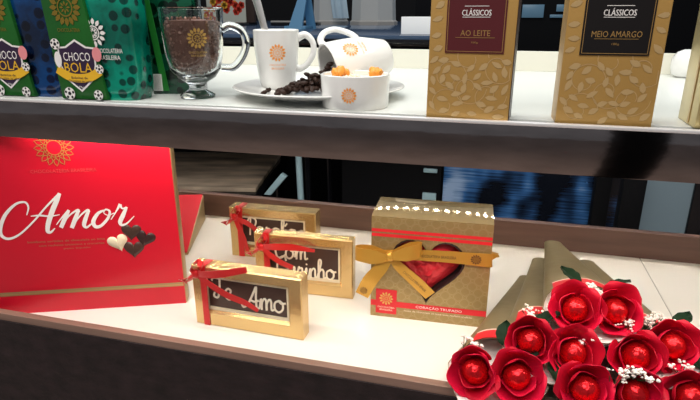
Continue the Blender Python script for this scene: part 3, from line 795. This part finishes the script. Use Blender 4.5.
# beans
def bean_mesh(name):
    mb = MB(); mb.ball((0, 0, 0), .0042, 'bean', 2, sc3=(1.25, .85, .62))
    for v in mb.v:
        if v.z > .0006: v.z -= .0009 * math.exp(-(v.y / .0006) ** 2)
    return mb
q = random.Random(11)
bean0 = None; nb = 0
for k in range(140):
    # a heap against the cup mouth thinning out to the left
    u = q.random(); x = -.190 - .058 * u ** 1.2 - q.uniform(0, .006); y = .628 + q.uniform(-.024, .024) * (1.05 - .4 * u)
    hh = .036 * (1 - u) ** 1.0 * max(.0, 1 - ((y - .628) / .028) ** 2)
    z = .3140 + q.random() * hh + (.0005 if u < .8 else .0)
    if k >= 132: x = -.24 - q.uniform(0, .03); y = .62 + q.uniform(-.03, .01); z = .3135
    if bean0 is None: bean0 = bean_mesh('b').build('coffee_bean'); o = bean0
    else: o = bean0.copy(); col.objects.link(o)
    o.location = (x, y, z); o.rotation_euler = (q.uniform(-.6, .6), q.uniform(-.6, .6), q.uniform(0, 6.28))
    tag(o, 'dark coffee bean spilled from the tipped white cup onto the plate', 'coffee bean', 'spilled coffee beans on the plate')
# ramekin
t = tag(empty('ramekin', (-.1510, .5860, .304)), 'short white ramekin of orange topping in front of the tipped cup', 'bowl')
rp = [(0, .0), (.0352, 0), (.0364, .002), (.0371, .016), (.0378, .034), (.0376, .0352), (.0361, .0358), (.0347, .0350), (.034, .018), (.032, .006), (0, .005)]
mb = MB(); mb.lathe(rp, 'porcelain', 56); mb.build('bowl', t)
def rwrap(z, ang):
    def f(p):
        r = .0372 + (z + p.y - .016) * .045 + .0005; a = ang + p.x / r; return Vector((r * math.cos(a), r * math.sin(a), z + p.y))
    return f
mb = MB(); sun2d(mb, .0085, 'orange_print', rwrap(.0165, R(-86)), 14); mb.build('sun_badge', t, smooth=0)
mb = MB(); mb.lathe([(0, .020), (.0338, .020), (.0338, .0300), (.02, .0320), (0, .0325)], 'cream_fill', 40)
for k in range(26):
    a = q.uniform(0, 6.28); r_ = q.uniform(0, .021); mb.ball((r_ * math.cos(a), r_ * math.sin(a), .0325), q.uniform(.002, .0034), 'cream_fill', 1)
mb.build('cream_filling', t)
for cx, cy, n in ((-.017, -.008, 12), (.022, -.002, 9)):
    mb = MB()
    for k in range(n): mb.ball((cx + q.uniform(-.008, .008), cy + q.uniform(-.010, .010), .0355 + q.uniform(-.001, .0045)), q.uniform(.003, .0055), 'orange_cream', 2, nz=.35)
    mb.build('orange_topping', t)

# glass mug of chocolate nibs
MG = (-.3525, .599, .304)
t = tag(empty('glass_mug', MG, (0, 0, R(0))), 'clear footed glass mug with a gold sun badge, filled with chocolate nibs', 'mug')
mp = [(0, .001), (.016, 0), (.0205, .001), (.021, .004), (.017, .0065), (.0105, .010), (.0095, .0145), (.013, .019), (.023, .025), (.030, .035), (.0335, .052), (.0355, .078), (.0368, .100), (.0372, .1035), (.0365, .1045), (.0352, .1035), (.0340, .078), (.0318, .053), (.0282, .038), (.0215, .0295), (.012, .0255), (0, .0245)]
mb = MB(); mb.lathe(mp, 'glass', 56); mb.build('mug_body', t)
mb = MB(); P = [(.0345, .080), (.044, .084), (.0575, .078), (.0620, .064), (.056, .048), (.045, .0365), (.0315, .036)]
c = crom(P, 7); mb.tube([(p.x, 0, p.y) for p in c], .0046, 'glass', 14, flat=1.1, up=(0, 1, 0)); mb.build('handle', t, rot=(0, 0, R(18)))
mpo = [(0, 0), (.023, .025), (.030, .035), (.0335, .052), (.0355, .078), (.0368, .1), (.0369, .101), (.037, .102)]
mb = MB(); sun2d(mb, .0118, 'gold_print', wrapf(mpo, .071, R(-52)), 14)
v, f = text2d('CHOCOLATERIA', .021, .0024); mb.add([p + Vector((0, -.0155, 0)) for p in v], f, 'gold_print', wrapf(mpo, .071, R(-52)))
v, f = text2d('BRASILEIRA', .016, .0024); mb.add([p + Vector((0, -.0190, 0)) for p in v], f, 'gold_print', wrapf(mpo, .071, R(-52)))
mb.build('sun_badge', t, smooth=0)
mb = MB()
ip = [(.012, .0262), (.0205, .0303), (.0272, .0385), (.0308, .053), (.0330, .078), (.0338, .094)]
def irad(z):
    for (r0, z0), (r1, z1) in zip(ip, ip[1:]):
        if z0 <= z <= z1: return r0 + (r1 - r0) * (z - z0) / (z1 - z0)
    return ip[-1][0]
mb.lathe([(0, .027)] + [(a - .0028, b + .0005) for a, b in ip[:-1]] + [(.030, .0900), (0, .092)], 'nib', 40)
for k in range(620):
    z = q.uniform(.0295, .093); a = q.uniform(0, 6.28); rr = q.uniform(.0014, .0027)
    r_ = irad(z) - rr - .0006
    if z > .088: r_ *= math.sqrt(q.random())
    mb.ball((r_ * math.cos(a), r_ * math.sin(a), z), rr, 'nib_light' if q.random() < .3 else 'nib', 1, sc3=(1, q.uniform(.5, .9), q.uniform(.5, .9)), rot=Euler((q.uniform(0, 6), q.uniform(0, 6), q.uniform(0, 6))).to_matrix())
tag(mb.build('chocolate_nibs', loc=MG, smooth=30), 'heap of dark chocolate nibs inside the glass mug', 'chocolate nibs', kind='stuff')

# ------------------------------------------------------------------ football-chocolate packs at the left
def soccer(mb, x, z, r, y):
    disc2d(mb, r, 'white_print', face(x, z, y)); disc2d(mb, r * .34, 'black_print', face(x, z, y - .0002), 5)
    for k in range(5):
        a = 2 * PI * k / 5 + .3; disc2d(mb, r * .24, 'black_print', face(x + math.cos(a) * r * .72, z + math.sin(a) * r * .72, y - .0002), 5)
def pack(loc, rz, body, label, right):
    t = tag(empty('chocolate_pack', loc, (0, 0, R(rz))), label, 'chocolate pack', 'football chocolate packs')
    W, H, D = .1, .155, .05
    mb = MB()
    def fn(u, v):  # pillow body
        a = 2 * PI * u; ca, sa = math.cos(a), math.sin(a)
        x = abs(ca) ** .38 * math.copysign(1, ca) * W / 2; y = abs(sa) ** .5 * math.copysign(1, sa) * D / 2
        k = 1 - .10 * (2 * v - 1) ** 8
        return Vector((W / 2 + x * k, D / 2 + y * k * (1 - .08 * v), H * v))
    mb.grid(fn, 56, 16, body); n = 57
    mb.f.append(list(range(56))[::-1]); mb.m.append(0); mb.f.append([16 * 57 + i for i in range(56)]); mb.m.append(0)
    mb.build('pack_body', t, smooth=60)
    # green sleeve over the left half, edge slanting outwards at the foot
    mb = MB()
    mb.hexa([(.001, -.0035, .001), (.063, -.0035, .001), (.063, .012, .001), (.001, .012, .001), (-.010, -.0035, H + .002), (.042, -.0035, H + .002), (.042, .012, H + .002), (-.010, .012, H + .002)], 'green_card', .001)
    sl = mb.build('label_sleeve', t)
    mb = MB(); Y = -.0042
    sun2d(mb, .0205, 'olive_print', face(.0245, .104, Y), 16); v, f = text2d('CHOCOLATERIA', .03, .004); mb.add(v, f, 'olive_print', face(.0250, .0795, Y))
    S = [(-.5, .40), (-.28, .42), (0, .58), (.28, .42), (.5, .40), (.49, 0), (.36, -.34), (0, -.62), (-.36, -.34), (-.49, 0)]
    cx, cz, w = .0305, .0405, .050
    poly2d(mb, [(a * w, b * w) for a, b in S], 'white_print', face(cx, cz, Y)); poly2d(mb, [(a * w * .91, b * w * .91) for a, b in S], 'shield', face(cx, cz, Y - .0003))
    v, f = text2d('CHOCO', .036, .0098); mb.add(v, f, 'white_print', face(cx, cz + .0095, Y - .0006))
    v, f = text2d('BOLA', .037, .0112); mb.add(v, f, 'yellow_print', face(cx, cz - .0028, Y - .0006))
    c = [(-.58, -.10), (-.30, -.26), (0, -.30), (.30, -.26), (.58, -.12)]
    stroke2d(mb, [(a * w, b * w) for a, b in crom(c, 5)], .0100, 'yellow_print', face(cx, cz, Y - .0007))
    for i, s_ in enumerate(('Bolinhas de', 'Chocolate ao Leite')):
        v, f = text2d(s_, (.022, .031)[i], .0029); mb.add(v, f, 'shield', face(cx, cz - .0144 - i * .0037, Y - .0010))
    v, f = text2d('70g', .006, .0028); mb.add(v, f, 'white_print', face(cx, cz - .0255, Y - .0006))
    soccer(mb, cx - .0265, cz + .0235, .0062, Y - .0008); soccer(mb, cx - .017, cz - .033, .0072, Y - .0008); soccer(mb, cx + .0285, cz - .004, .0052, Y - .001)
    soccer(mb, cx + .022, cz - .034, .0060, Y - .0008)
    disc2d(mb, .0062, 'pink_print', face(cx + .0275, cz + .0125, Y - .0008), sy=1.3); disc2d(mb, .0048, 'white_print', face(cx - .0255, cz + .006, Y - .0008), sy=1.9)
    mb.build('printed_crest', sl, smooth=0)
    if right:
        mb = MB(); X = .0690
        sun2d(mb, .0165, 'white_print', face(.0545, .0765, -.0016), 13)
        for r_ in (.0035, .0056): stroke2d(mb, [(r_ * math.cos(j * PI / 8), r_ * math.sin(j * PI / 8)) for j in range(17)], .0007, 'white_print', face(.0545, .0765, -.0018))
        v, f = text2d('CHOCOLATERIA', .036, .0050); mb.add(v, f, 'white_print', face(X + .003, .0570, -.0018))
        v, f = text2d('BRASILEIRA', .030, .0050); mb.add(v, f, 'white_print', face(X + .002, .0495, -.0018))
        mb.build('white_print', t, smooth=0)
pack((-.5050, .5500, .304), 1.5, 'teal_balls', 'chocolate pack with green crest sleeve over teal football-patterned wrap, left of the glass mug', True)
pack((-.6115, .5530, .304), 1.5, 'blue_balls', 'chocolate pack with green crest sleeve over blue football-patterned wrap, at the far left', False)
t = tag(empty('chocolate_pack', (-.4255, .615, .304), (0, 0, R(14))), 'narrow dark green football-patterned carton with a barcode behind the glass mug', 'chocolate pack')
mb = MB(); mb.hexa([(0, 0, 0), (.058, 0, 0), (.058, .045, 0), (0, .045, 0), (-.012, .004, .15), (.058, .004, .15), (.058, .045, .15), (-.012, .045, .15)], 'green_balls', .001); mb.build('carton', t)
mb = MB(); mb.hexa([(.0125, -.0008, .004), (.021, -.0008, .004), (.021, .001, .004), (.0125, .001, .004), (-.005, .0025, .149), (.002, .0025, .149), (.002, .005, .149), (-.005, .005, .149)], 'green_bright'); mb.build('green_stripe', t, smooth=0)
mb = MB(); rect2d(mb, 0, 0, .012, .021, 'white_print', face(.0012, .004, -.0010))
for k in range(7): rect2d(mb, .0012 + k * .0014, .001, .0012 + k * .0014 + .0006, .020, 'seam_grey', face(.0012, .004, -.0013))
mb.build('barcode', t, smooth=0)

# ------------------------------------------------------------------ chocolate-rose bouquets
def petal_mesh(name, r0, hgt, span, flare, m, tilt):
    mb = MB()
    def fn(u, v):
        s_ = u * 2 - 1
        wv = (.42 + .58 * math.sin(PI * min(1, .12 + v * .55))) if v < .7 else (.42 + .58 * math.sin(PI * .505)) * math.sqrt(max(.0, 1 - ((v - .7) / .36) ** 2 * .85))
        a = s_ * span * wv
        r = r0 * (.34 + .74 * math.sin(min(1, v * 1.15) * PI / 2)) + flare * v ** 3 + .0010 * math.sin(s_ * 5 + v * 3) * v
        z = hgt * (v - .16 * s_ * s_ * v) - flare * .55 * v ** 5 + .0010 * math.sin(s_ * 4 + 1)* v
        return Vector((r * math.cos(a), r * math.sin(a), z))
    mb.sheet(fn, 12, 9, .0006, m); me = mb.build(name); d = me.data; bpy.data.objects.remove(me); return d
PET_OUT = [petal_mesh('petal', .0196, .042, 1.15, .0050, 'petal', 0), petal_mesh('petal', .0200, .044, 1.25, .0030, 'petal', 0), petal_mesh('petal', .0192, .040, 1.0, .0095, 'petal_deep', 0)]
PET_IN = [petal_mesh('petal', .0164, .038, 1.45, .0, 'petal', 0), petal_mesh('petal', .0160, .036, 1.4, -.0008, 'petal_deep', 0)]
def rose_bud():
    mb = MB()
    def fn(u, v):
        a = 2 * PI * u; b = PI * v
        r = .0136 * math.sin(b); z = .0185 - .0150 * math.cos(b)
        k = 1 + .05 * math.sin(3 * a + 9 * (1 - math.cos(b)) ) * math.sin(b) + .025 * noise.noise(Vector((math.cos(a) * 3 * math.sin(b), math.sin(a) * 3 * math.sin(b), b * 3)))
        return Vector((r * k * math.cos(a), r * k * math.sin(a), z))
    mb.grid(lambda u, v: fn(u, 1 - v), 28, 18, 'red_foil')
    o = mb.build('foil_chocolate'); d = o.data; bpy.data.objects.remove(o); return d
BUD = rose_bud()
mb = MB(); mb.lathe([(0, -.004), (.003, -.004), (.0045, 0), (.009, .003), (.0125, .007), (.012, .009), (0, .008)], 'stem_green', 16); mb.tube([(0, 0, -.002), (0, .001, -.02), (0, .004, -.045)], .002, 'stem_green', 6)
o = mb.build('rose'); CAL = o.data; bpy.data.objects.remove(o)
mb = MB()
def lf(u, v):
    s_ = v * 2 - 1; w = .0115 * math.sin(PI * min(1, u * .97 + .03)) ** .8
    return Vector((.046 * u, s_ * w, .004 * abs(s_) - .010 * u * u + .0008 * math.sin(u * 20) * abs(s_)))
mb.sheet(lf, 14, 6, .0005, 'leaf_green'); o = mb.build('leaf'); LEAF = o.data; bpy.data.objects.remove(o)
def sprig_mesh(seed):
    q = random.Random(seed); mb = MB()
    for k in range(9):
        e = Vector((q.uniform(-.010, .010), q.uniform(-.007, .007), q.uniform(-.004, .005)))
        mb.tube([(0, .014, -.022), (e.x * .5, e.y * .5 + .005, -.010), e], .0004, 'stem_green', 4)
        for j in range(q.choice((3, 4, 5))):
            mb.ball(e + Vector((q.uniform(-.0026, .0026), q.uniform(-.0026, .0026), q.uniform(-.0014, .0018))), q.uniform(.0012, .0021), 'breath_white', 1, sc3=(1, 1, .7))
    o = mb.build('baby_breath'); d = o.data; bpy.data.objects.remove(o); return d
SPR = [sprig_mesh(i) for i in range(3)]
def link(name, data, parent, loc, rot):
    o = bpy.data.objects.new(name, data); col.objects.link(o); o.parent = parent; o.location = loc; o.rotation_euler = rot; return o
def wrap_mesh(L, Wm, seed, lip):
    """flattened paper cone: gold outside, white inside, red band at the top sheet's edge"""
    q = random.Random(seed); ph = q.uniform(0, 6)
    def surf(th, s_):
        k = s_ / L
        a = .013 + (Wm / 2 - .013) * k ** 1.05; b = .0045 + .0120 * k ** 1.2
        fl = 1.
        x = a * fl * math.cos(th); z = b * (1 + math.sin(th)) + .0012 * math.sin(th * 4 + ph + k * 6) * k
        if math.sin(th) < 0: z = b * (1 - abs(math.sin(th)) ** 1.4 )
        return Vector((x, -s_, z))
    def Lth(th):
        u = math.sin(th)   # +1 top, -1 bottom
        return L * (.97 + lip * u * u) if u < 0 else L * (.97 - .19 * u ** .8)
    mb = MB()
    def fn(u, v):
        th = 2 * PI * u + PI * 1.5; return surf(th, Lth(th) * v)
    mb.sheet(fn, 44, 18, .0009, 'paper_gold', 'paper_white')
    paper = mb
    mb2 = MB()
    def fb(u, v):
        th = R(38) + R(104) * u; Lt = Lth(th); p = surf(th, Lt * (.905 + .097 * v)); return p + Vector((0, 0, .0012))
    mb2.sheet(fb, 18, 3, .0005, 'red_band', 'red_band')
    mb3 = MB()
    def fc(u, v):
        th = R(38) + R(104) * u; Lt = Lth(th); p = surf(th, Lt * (.892 + .013 * v)); return p + Vector((0, 0, .0012))
    mb3.sheet(fc, 18, 1, .0005, 'pale_print')
    return paper, mb2, mb3
def bouquet(tip, buds, label, seed, leaves, sprigs, Wm=.108):
    q = random.Random(seed)
    tip = Vector(tip); buds = [Vector(b) for b in buds]
    mid = sum(buds, Vector()) / len(buds) if len(buds) > 1 else buds[0]
    mouth = mid - Vector((0, 0, .0245))
    d = mouth - tip; L = d.length
    d.normalize(); xa = Vector((-d.y, d.x, 0)).normalized(); xa = xa if xa.x > 0 else -xa
    ya = -d; za = xa.cross(ya)
    Mx = Matrix((xa, ya, za)).transposed()
    t = tag(empty('rose_bouquet', tip, Mx.to_euler()), label, 'bouquet', 'paper-wrapped bouquets of chocolate roses')
    a, b, c = wrap_mesh(L, Wm, seed, .19 if seed == 1 else .14)
    w = a.build('paper_wrap', t, smooth=50); b.build('red_band', w); c.build('band_edge', w)
    Ti = Mx.inverted()
    for i, bw in enumerate(buds):
        yaw = (-.10, .10)[i % 2] + q.uniform(-.08, .08)
        ax = Ti @ Vector((math.sin(yaw) * .8, -.86, .48 + q.uniform(-.09, .09))).normalized()
        rot = (ax.to_track_quat('Z', 'Y').to_matrix() @ Matrix.Rotation(q.uniform(0, 6.28), 3, 'Z')).to_euler()
        c0 = Ti @ (bw - tip) - ax * .022
        r_ = link('rose', CAL, t, c0, rot)
        link('foil_chocolate', BUD, r_, (0, 0, .002), (0, 0, q.uniform(0, 6)))
        a0 = q.uniform(0, 6)
        for k in range(2): link('petal', PET_IN[k % 2], r_, (0, 0, .001), (0, 0, a0 + k * PI))
        for k in range(4):
            link('petal', PET_OUT[(0, 1, 2, q.choice((1, 2)))[k]], r_, (0, 0, -.001 - .0006 * (k % 2)), (q.uniform(-.08, .08), q.uniform(-.10, .10), a0 + .6 + k * PI / 2 + q.uniform(-.18, .18)))
    for x, y, z, rz, ry in leaves:
        o = link('leaf', LEAF, t, (x, -L + y + .004, z + (.006 if y > 0 else -.004)), (q.uniform(-.3, .3), ry, rz)); o.scale = (.72, .8, .8)
    for i, (x, y, z) in enumerate(sprigs):
        link('baby_breath', SPR[(i + seed) % 3], t, Ti @ (Vector((x * .985, y * .985, z + (.010 if seed == 6 else .006))) - tip), (R(q.uniform(-10, 20)), R(q.uniform(-14, 14)), q.uniform(-.6, .6)))
    return t
bouquet((.0706, .814, .004), [(.0018, .5031, .044), (.0445, .5059, .044)], 'gold-wrapped bouquet of two chocolate roses, leftmost, hanging over the wooden edge', 1,
        [(.0, .034, .030, R(95), R(-38)), (.012, .032, .030, R(60), R(-30))], [(-.0049, .533, .058)])
bouquet((.142, .790, .004), [(.1094, .4991, .046), (.1554, .5051, .046)], 'gold-wrapped bouquet of two chocolate roses, lying lowest between other bouquets at the bottom edge', 2,
        [(.004, .03, .025, R(80), R(-20))], [(.1394, .502, .064), (.1497, .510, .066), (.1627, .5066, .064)])
bouquet((.335, .745, .004), [(.2070, .5128, .046), (.252, .512, .046)], 'gold-wrapped chocolate rose bouquet at the bottom right corner, cut off by the frame', 3,
        [(-.018, .03, .026, R(130), R(-15)), (-.002, .036, .032, R(95), R(-25))], [(.2024, .5371, .064)])
bouquet((.0908, .852, .020), [(.0570, .5442, .064), (.1002, .5358, .062)], 'gold-wrapped bouquet of two chocolate roses right of the leftmost bouquet', 4,
        [(.006, .036, .028, R(80), R(-30)), (-.012, -.012, .02, R(200), R(10)), (.002, -.014, .016, R(-80), R(0))], [(.0577, .5982, .068), (.0734, .5966, .066), (.1181, .5531, .070)])
bouquet((.1596, .862, .020), [(.1613, .5407, .066), (.2023, .5703, .066)], 'gold-wrapped bouquet of two chocolate roses nearest the right edge of the photo', 5,
        [(-.012, .034, .03, R(110), R(-25)), (.032, .03, .028, R(50), R(-30))], [(.160, .5805, .075), (.1879, .6068, .074), (.2039, .6167, .072), (.2171, .5999, .070)])
bouquet((.1084, .876, .042), [(.1037, .5808, .090), (.1459, .5876, .090)], 'gold-wrapped bouquet of two chocolate roses on top of the others, tip against the wooden rail', 6,
        [(-.010, .036, .030, R(125), R(-30)), (.022, .034, .030, R(35), R(-18)), (-.036, -.01, .02, R(200), R(5))], [(.1201, .6283, .090), (.1304, .6235, .090), (.1828, .5949, .070)])

# ------------------------------------------------------------------ the shop behind: upper view
t = tag(empty('counter', (-1.3, 1.48, -.95)), 'long dark blue glossy counter behind the upper shelf with a black front', 'counter')
mb = MB(); mb.box((-2.2, 2.2, 0), (1.14, 3.3, 1.24), 'black_matt'); mb.build('counter_base', t, smooth=0)
mb = MB(); mb.box((-2.2, .02, 1.24), (1.14, 3.38, 1.27), 'black_matt'); mb.build('apron', t, smooth=0)
mb = MB(); mb.box((-2.25, .0, 1.2705), (1.16, 3.4, 1.288), 'black_gloss', .003); mb.box((-2.249, .004, 1.288), (1.159, 3.399, 1.2982), 'blue_counter', .002); mb.build('counter_top', t)
CT = .348
def bin_(x, y, w, h, label):
    t = tag(empty('display_bin', (x, y, CT)), label, 'bin', 'white bins on the dark counter')
    mb = MB(); mb.lathe([(0, .0), (w * .54, 0), (w * .54, .018), (w * .5, .024)], 'seam_grey', 8, xf=Matrix.Rotation(R(22.5), 4, 'Z')); mb.build('base', t, smooth=0)
    mb = MB(); mb.lathe([(w * .50, .022), (w * .47, h), (w * .43, h), (w * .45, .03)], 'bin_white', 8, xf=Matrix.Rotation(R(22.5), 4, 'Z'), closed=False); mb.build('body', t, smooth=0)
bin_(-.685, 3.06, .245, .20, 'larger white-grey octagonal bin on the dark counter, behind the tipped cup')
bin_(-.945, 3.1, .19, .20, 'smaller white-grey octagonal bin with a pale blue cloth, on the counter behind the cups')
mb = MB()
mb.sheet(lambda u, v: Vector((-.905 + .085 * u + .02 * v, 2.955 + .006 * math.sin(u * 14) - .03 * v * (1 - v), CT + .21 - .175 * v)), 16, 8, .004, 'cloth_blue')
tag(mb.build('cloth'), 'pale blue cloth hanging over the smaller octagonal bin', 'cloth')
mb = MB(); mb.box((-.279, 1.60, CT), (-.184, 1.69, CT + .047), 'paper_bright', .002)
tag(mb.build('card_box'), 'small bright white box on the counter left of the maroon-labelled gold box', 'box')
t = tag(empty('easel_sign', (-.79, 2.02, CT)), 'blue folding easel sign on the counter behind the cup handle', 'sign')
mb = MB(); mb.hexa([(.005, .0, 0), (.06, .0, 0), (.06, .012, 0), (.005, .012, 0), (.050, .03, .14), (.078, .03, .14), (.078, .042, .14), (.050, .042, .14)], 'blue_easel'); mb.build('leg', t)
mb = MB(); mb.hexa([(.05, .09, 0), (.085, .09, 0), (.085, .102, 0), (.05, .102, 0), (.050, .046, .14), (.078, .046, .14), (.078, .056, .14), (.050, .056, .14)], 'blue_easel'); mb.build('leg', t)
mb = MB(); mb.box((-.01, .002, .0), (.075, .09, .012), 'blue_easel', .002); mb.build('foot_panel', t)
t = tag(empty('flower_poster', (-1.5, 3.0, CT)), 'pale framed poster of red and yellow flowers at the top left', 'poster')
mb = MB(); mb.box((-.16, 0, .008), (.085, .02, .30), 'poster_pale', .002); mb.build('poster_panel', t)
mb = MB(); mb.box((.087, -.004, 0), (.135, .026, .31), 'brown_dark', .003); mb.build('frame_post', t)
mb = MB(); qq = random.Random(4)
for k in range(42):
    x, z = qq.uniform(-.12, .06), qq.uniform(.06, .28)
    for j in range(5):
        a = j * 2 * PI / 5 + k; disc2d(mb, .011, ('flower_red', 'flower_yellow', 'flower_red')[k % 3], face(x + .011 * math.cos(a), z + .011 * math.sin(a), -.001 - k * .00004), 8)
mb.build('flower_print', t, smooth=0)
for x, y, w, d_, lab in ((-1.36, 2.6, .26, .28, 'flat black tray on the counter behind the upright cup'), (-1.02, 2.75, .20, .2, 'small flat black case on the counter right of the spoon')):
    t = tag(empty('tray', (x, y, CT)), lab, 'tray')
    mb = MB(); mb.box((-w / 2, -d_ / 2, 0), (w / 2, d_ / 2, .016), 'black_gloss', .004); mb.build('base', t)
    mb = MB(); mb.box((-w / 2, -d_ / 2, .016), (w / 2, -d_ / 2 + .012, .024), 'seam_grey', .003); mb.build('rim', t)
t = tag(empty('cabinet', (.45, 5.0, -.95)), 'tall black cabinet with two small blue screens between the gold boxes', 'cabinet')
mb = MB(); mb.box((-1.2, 0, 0), (2.4, .6, 2.2), 'black_matt', .005); mb.build('body', t)
mb = MB(); mb.box((-.307, -.012, 1.327), (-.135, .002, 1.43), 'screen_blue', .003); mb.build('screen', t)
mb = MB(); mb.box((-.085, -.012, 1.327), (.06, .002, 1.352), 'screen_blue', .003); mb.build('screen', t)
mb = MB(); mb.box((-.04, -.012, 1.375), (.06, .002, 1.43), 'screen_blue', .003); mb.build('screen', t)

# lower view
t = tag(empty('low_table', (-.962, 2.037, -.95), (0, 0, R(12))), 'low table with a tan wood-grained top under the upper shelf, behind the plaques', 'table')
mb = MB(); mb.box((-.60, 0, .63), (0, .62, .65), 'tan_wood', .004); mb.build('table_top', t)
mb = MB(); mb.box((-.62, -.03, .575), (.03, .65, .629), 'black_gloss', .004); mb.build('table_frame', t)
for sx in (-.58, -.01):
    for sy in (.0, .60):
        mb = MB(); mb.box((sx - .02, sy - .02, 0), (sx + .02, sy + .02, .574), 'black_gloss', .002); mb.build('leg', t)
t = tag(empty('stool', (-.74, 1.9, -.95)), 'stool with pale steel bars behind the three plaques', 'stool')
mb = MB(); mb.tube([(.044, 0, .02), (.040, 0, .4), (.032, 0, .66), (.026, 0, .92)], .0125, 'pale_blue', 10); mb.build('leg', t)
mb = MB(); mb.hexa([(-.125, 0, .672), (-.095, 0, .672), (-.095, .02, .672), (-.125, .02, .672), (-.047, 0, .765), (-.026, 0, .752), (-.026, .02, .752), (-.047, .02, .765)], 'pale_blue', .002); mb.build('footrest', t)
mb = MB(); mb.box((-.14, -.03, .92), (.12, .25, .96), 'black_gloss', .01); mb.build('seat', t)
for sx, sy in ((.10, .2), (.06, .03)):
    mb = MB(); mb.tube([(sx, sy, 0), (sx * .85, sy, .92)], .011, 'black_gloss', 8); mb.build('leg', t)
t = tag(empty('cabinet', (-.44, 2.0, -.95)), 'low black cabinet with small pale handles behind the heart box', 'cabinet')
mb = MB(); mb.box((-.13, .0, 0), (.262, .5, 1.17), 'black_matt', .004); mb.build('body', t)
for z in (.804, .686):
    mb = MB(); mb.box((.195, -.016, z - .018), (.247, .0, z + .018 if z < .7 else z - .004), 'pale_blue', .003); mb.build('handle', t)
t = tag(empty('panel', (.13, 2.0, -.95)), 'dark glossy panel with painted-on streaky blue reflections behind the bouquets', 'panel')
mb = MB(); mb.box((-.30, 0, .612), (.33, .03, .95), 'painted_reflections', .003); mb.build('face', t)
mb = MB(); mb.box((-.30, -.006, .588), (.33, .034, .612), 'black_gloss', .002); mb.build('bottom_rail', t)
mb = MB(); mb.box((-.28, .0, 0), (.31, .03, .586), 'black_matt'); mb.build('base', t)
for (x0, x1, y, lab) in ((.346, .396, 1.9, 'slim black post in front of the panel with painted-on blue reflections'), (.385, .448, 1.7, 'wide black post left of the grey-blue wall panel')):
    mb = MB(); mb.box((x0, y, -.95), (x1, y + .05, .28), 'black_matt', .004)
    mb.box((x0 - .01, y - .01, -.95), (x1 + .01, y + .06, -.9), 'black_matt', .003); tag(mb.build('post'), lab, 'post')
t = tag(empty('partition', (.69, 2.3, -.95)), 'pale grey-blue partition panel behind the bouquets at right', 'partition')
mb = MB(); mb.box((-.14, 0, 0), (.082, .03, 1.1), 'wall_blue_grey', .003); mb.build('panel', t)
mb = MB(); mb.box((.082, -.01, 0), (.135, .04, 1.1), 'black_gloss', .003); mb.build('frame_post', t)
mb = MB(); mb.box((.136, 0, 0), (.40, .03, 1.1), 'wall_blue_grey', .003); mb.build('panel', t)

# ------------------------------------------------------------------ light
def area(name, loc, rot, sx, sy, power, color=(1, 1, 1)):
    l = bpy.data.lights.new(name, 'AREA'); l.shape = 'RECTANGLE'; l.size = sx; l.size_y = sy; l.energy = power; l.color = color
    o = bpy.data.objects.new(name, l); col.objects.link(o); o.location = loc; o.rotation_euler = rot; return o
area('shelf_light', (-.2, .556, .2795), (R(24), 0, 0), 1.5, .012, 2.4, (1, .88, .74))
area('display_light', (-.1, .62, 1.15), (R(0), 0, 0), 1.6, .25, 9, (.97, 1, .95))
area('ceiling_light', (-.4, -.9, 2.3), (R(20), 0, 0), 2.4, 1.2, 60, (1, .95, .9))
area('shop_light', (-.6, 3.6, 2.5), (0, 0, 0), 3, 2, 45, (.88, .95, 1))
w = bpy.data.worlds.new('world'); sc.world = w; w.use_nodes = True
w.node_tree.nodes['Background'].inputs[0].default_value = (.9, .93, 1, 1); w.node_tree.nodes['Background'].inputs[1].default_value = .22
sc.view_settings.view_transform = 'Standard'; sc.view_settings.look = 'None'; sc.view_settings.gamma = 1; sc.view_settings.use_curve_mapping = False
sc.view_settings.exposure = 0.
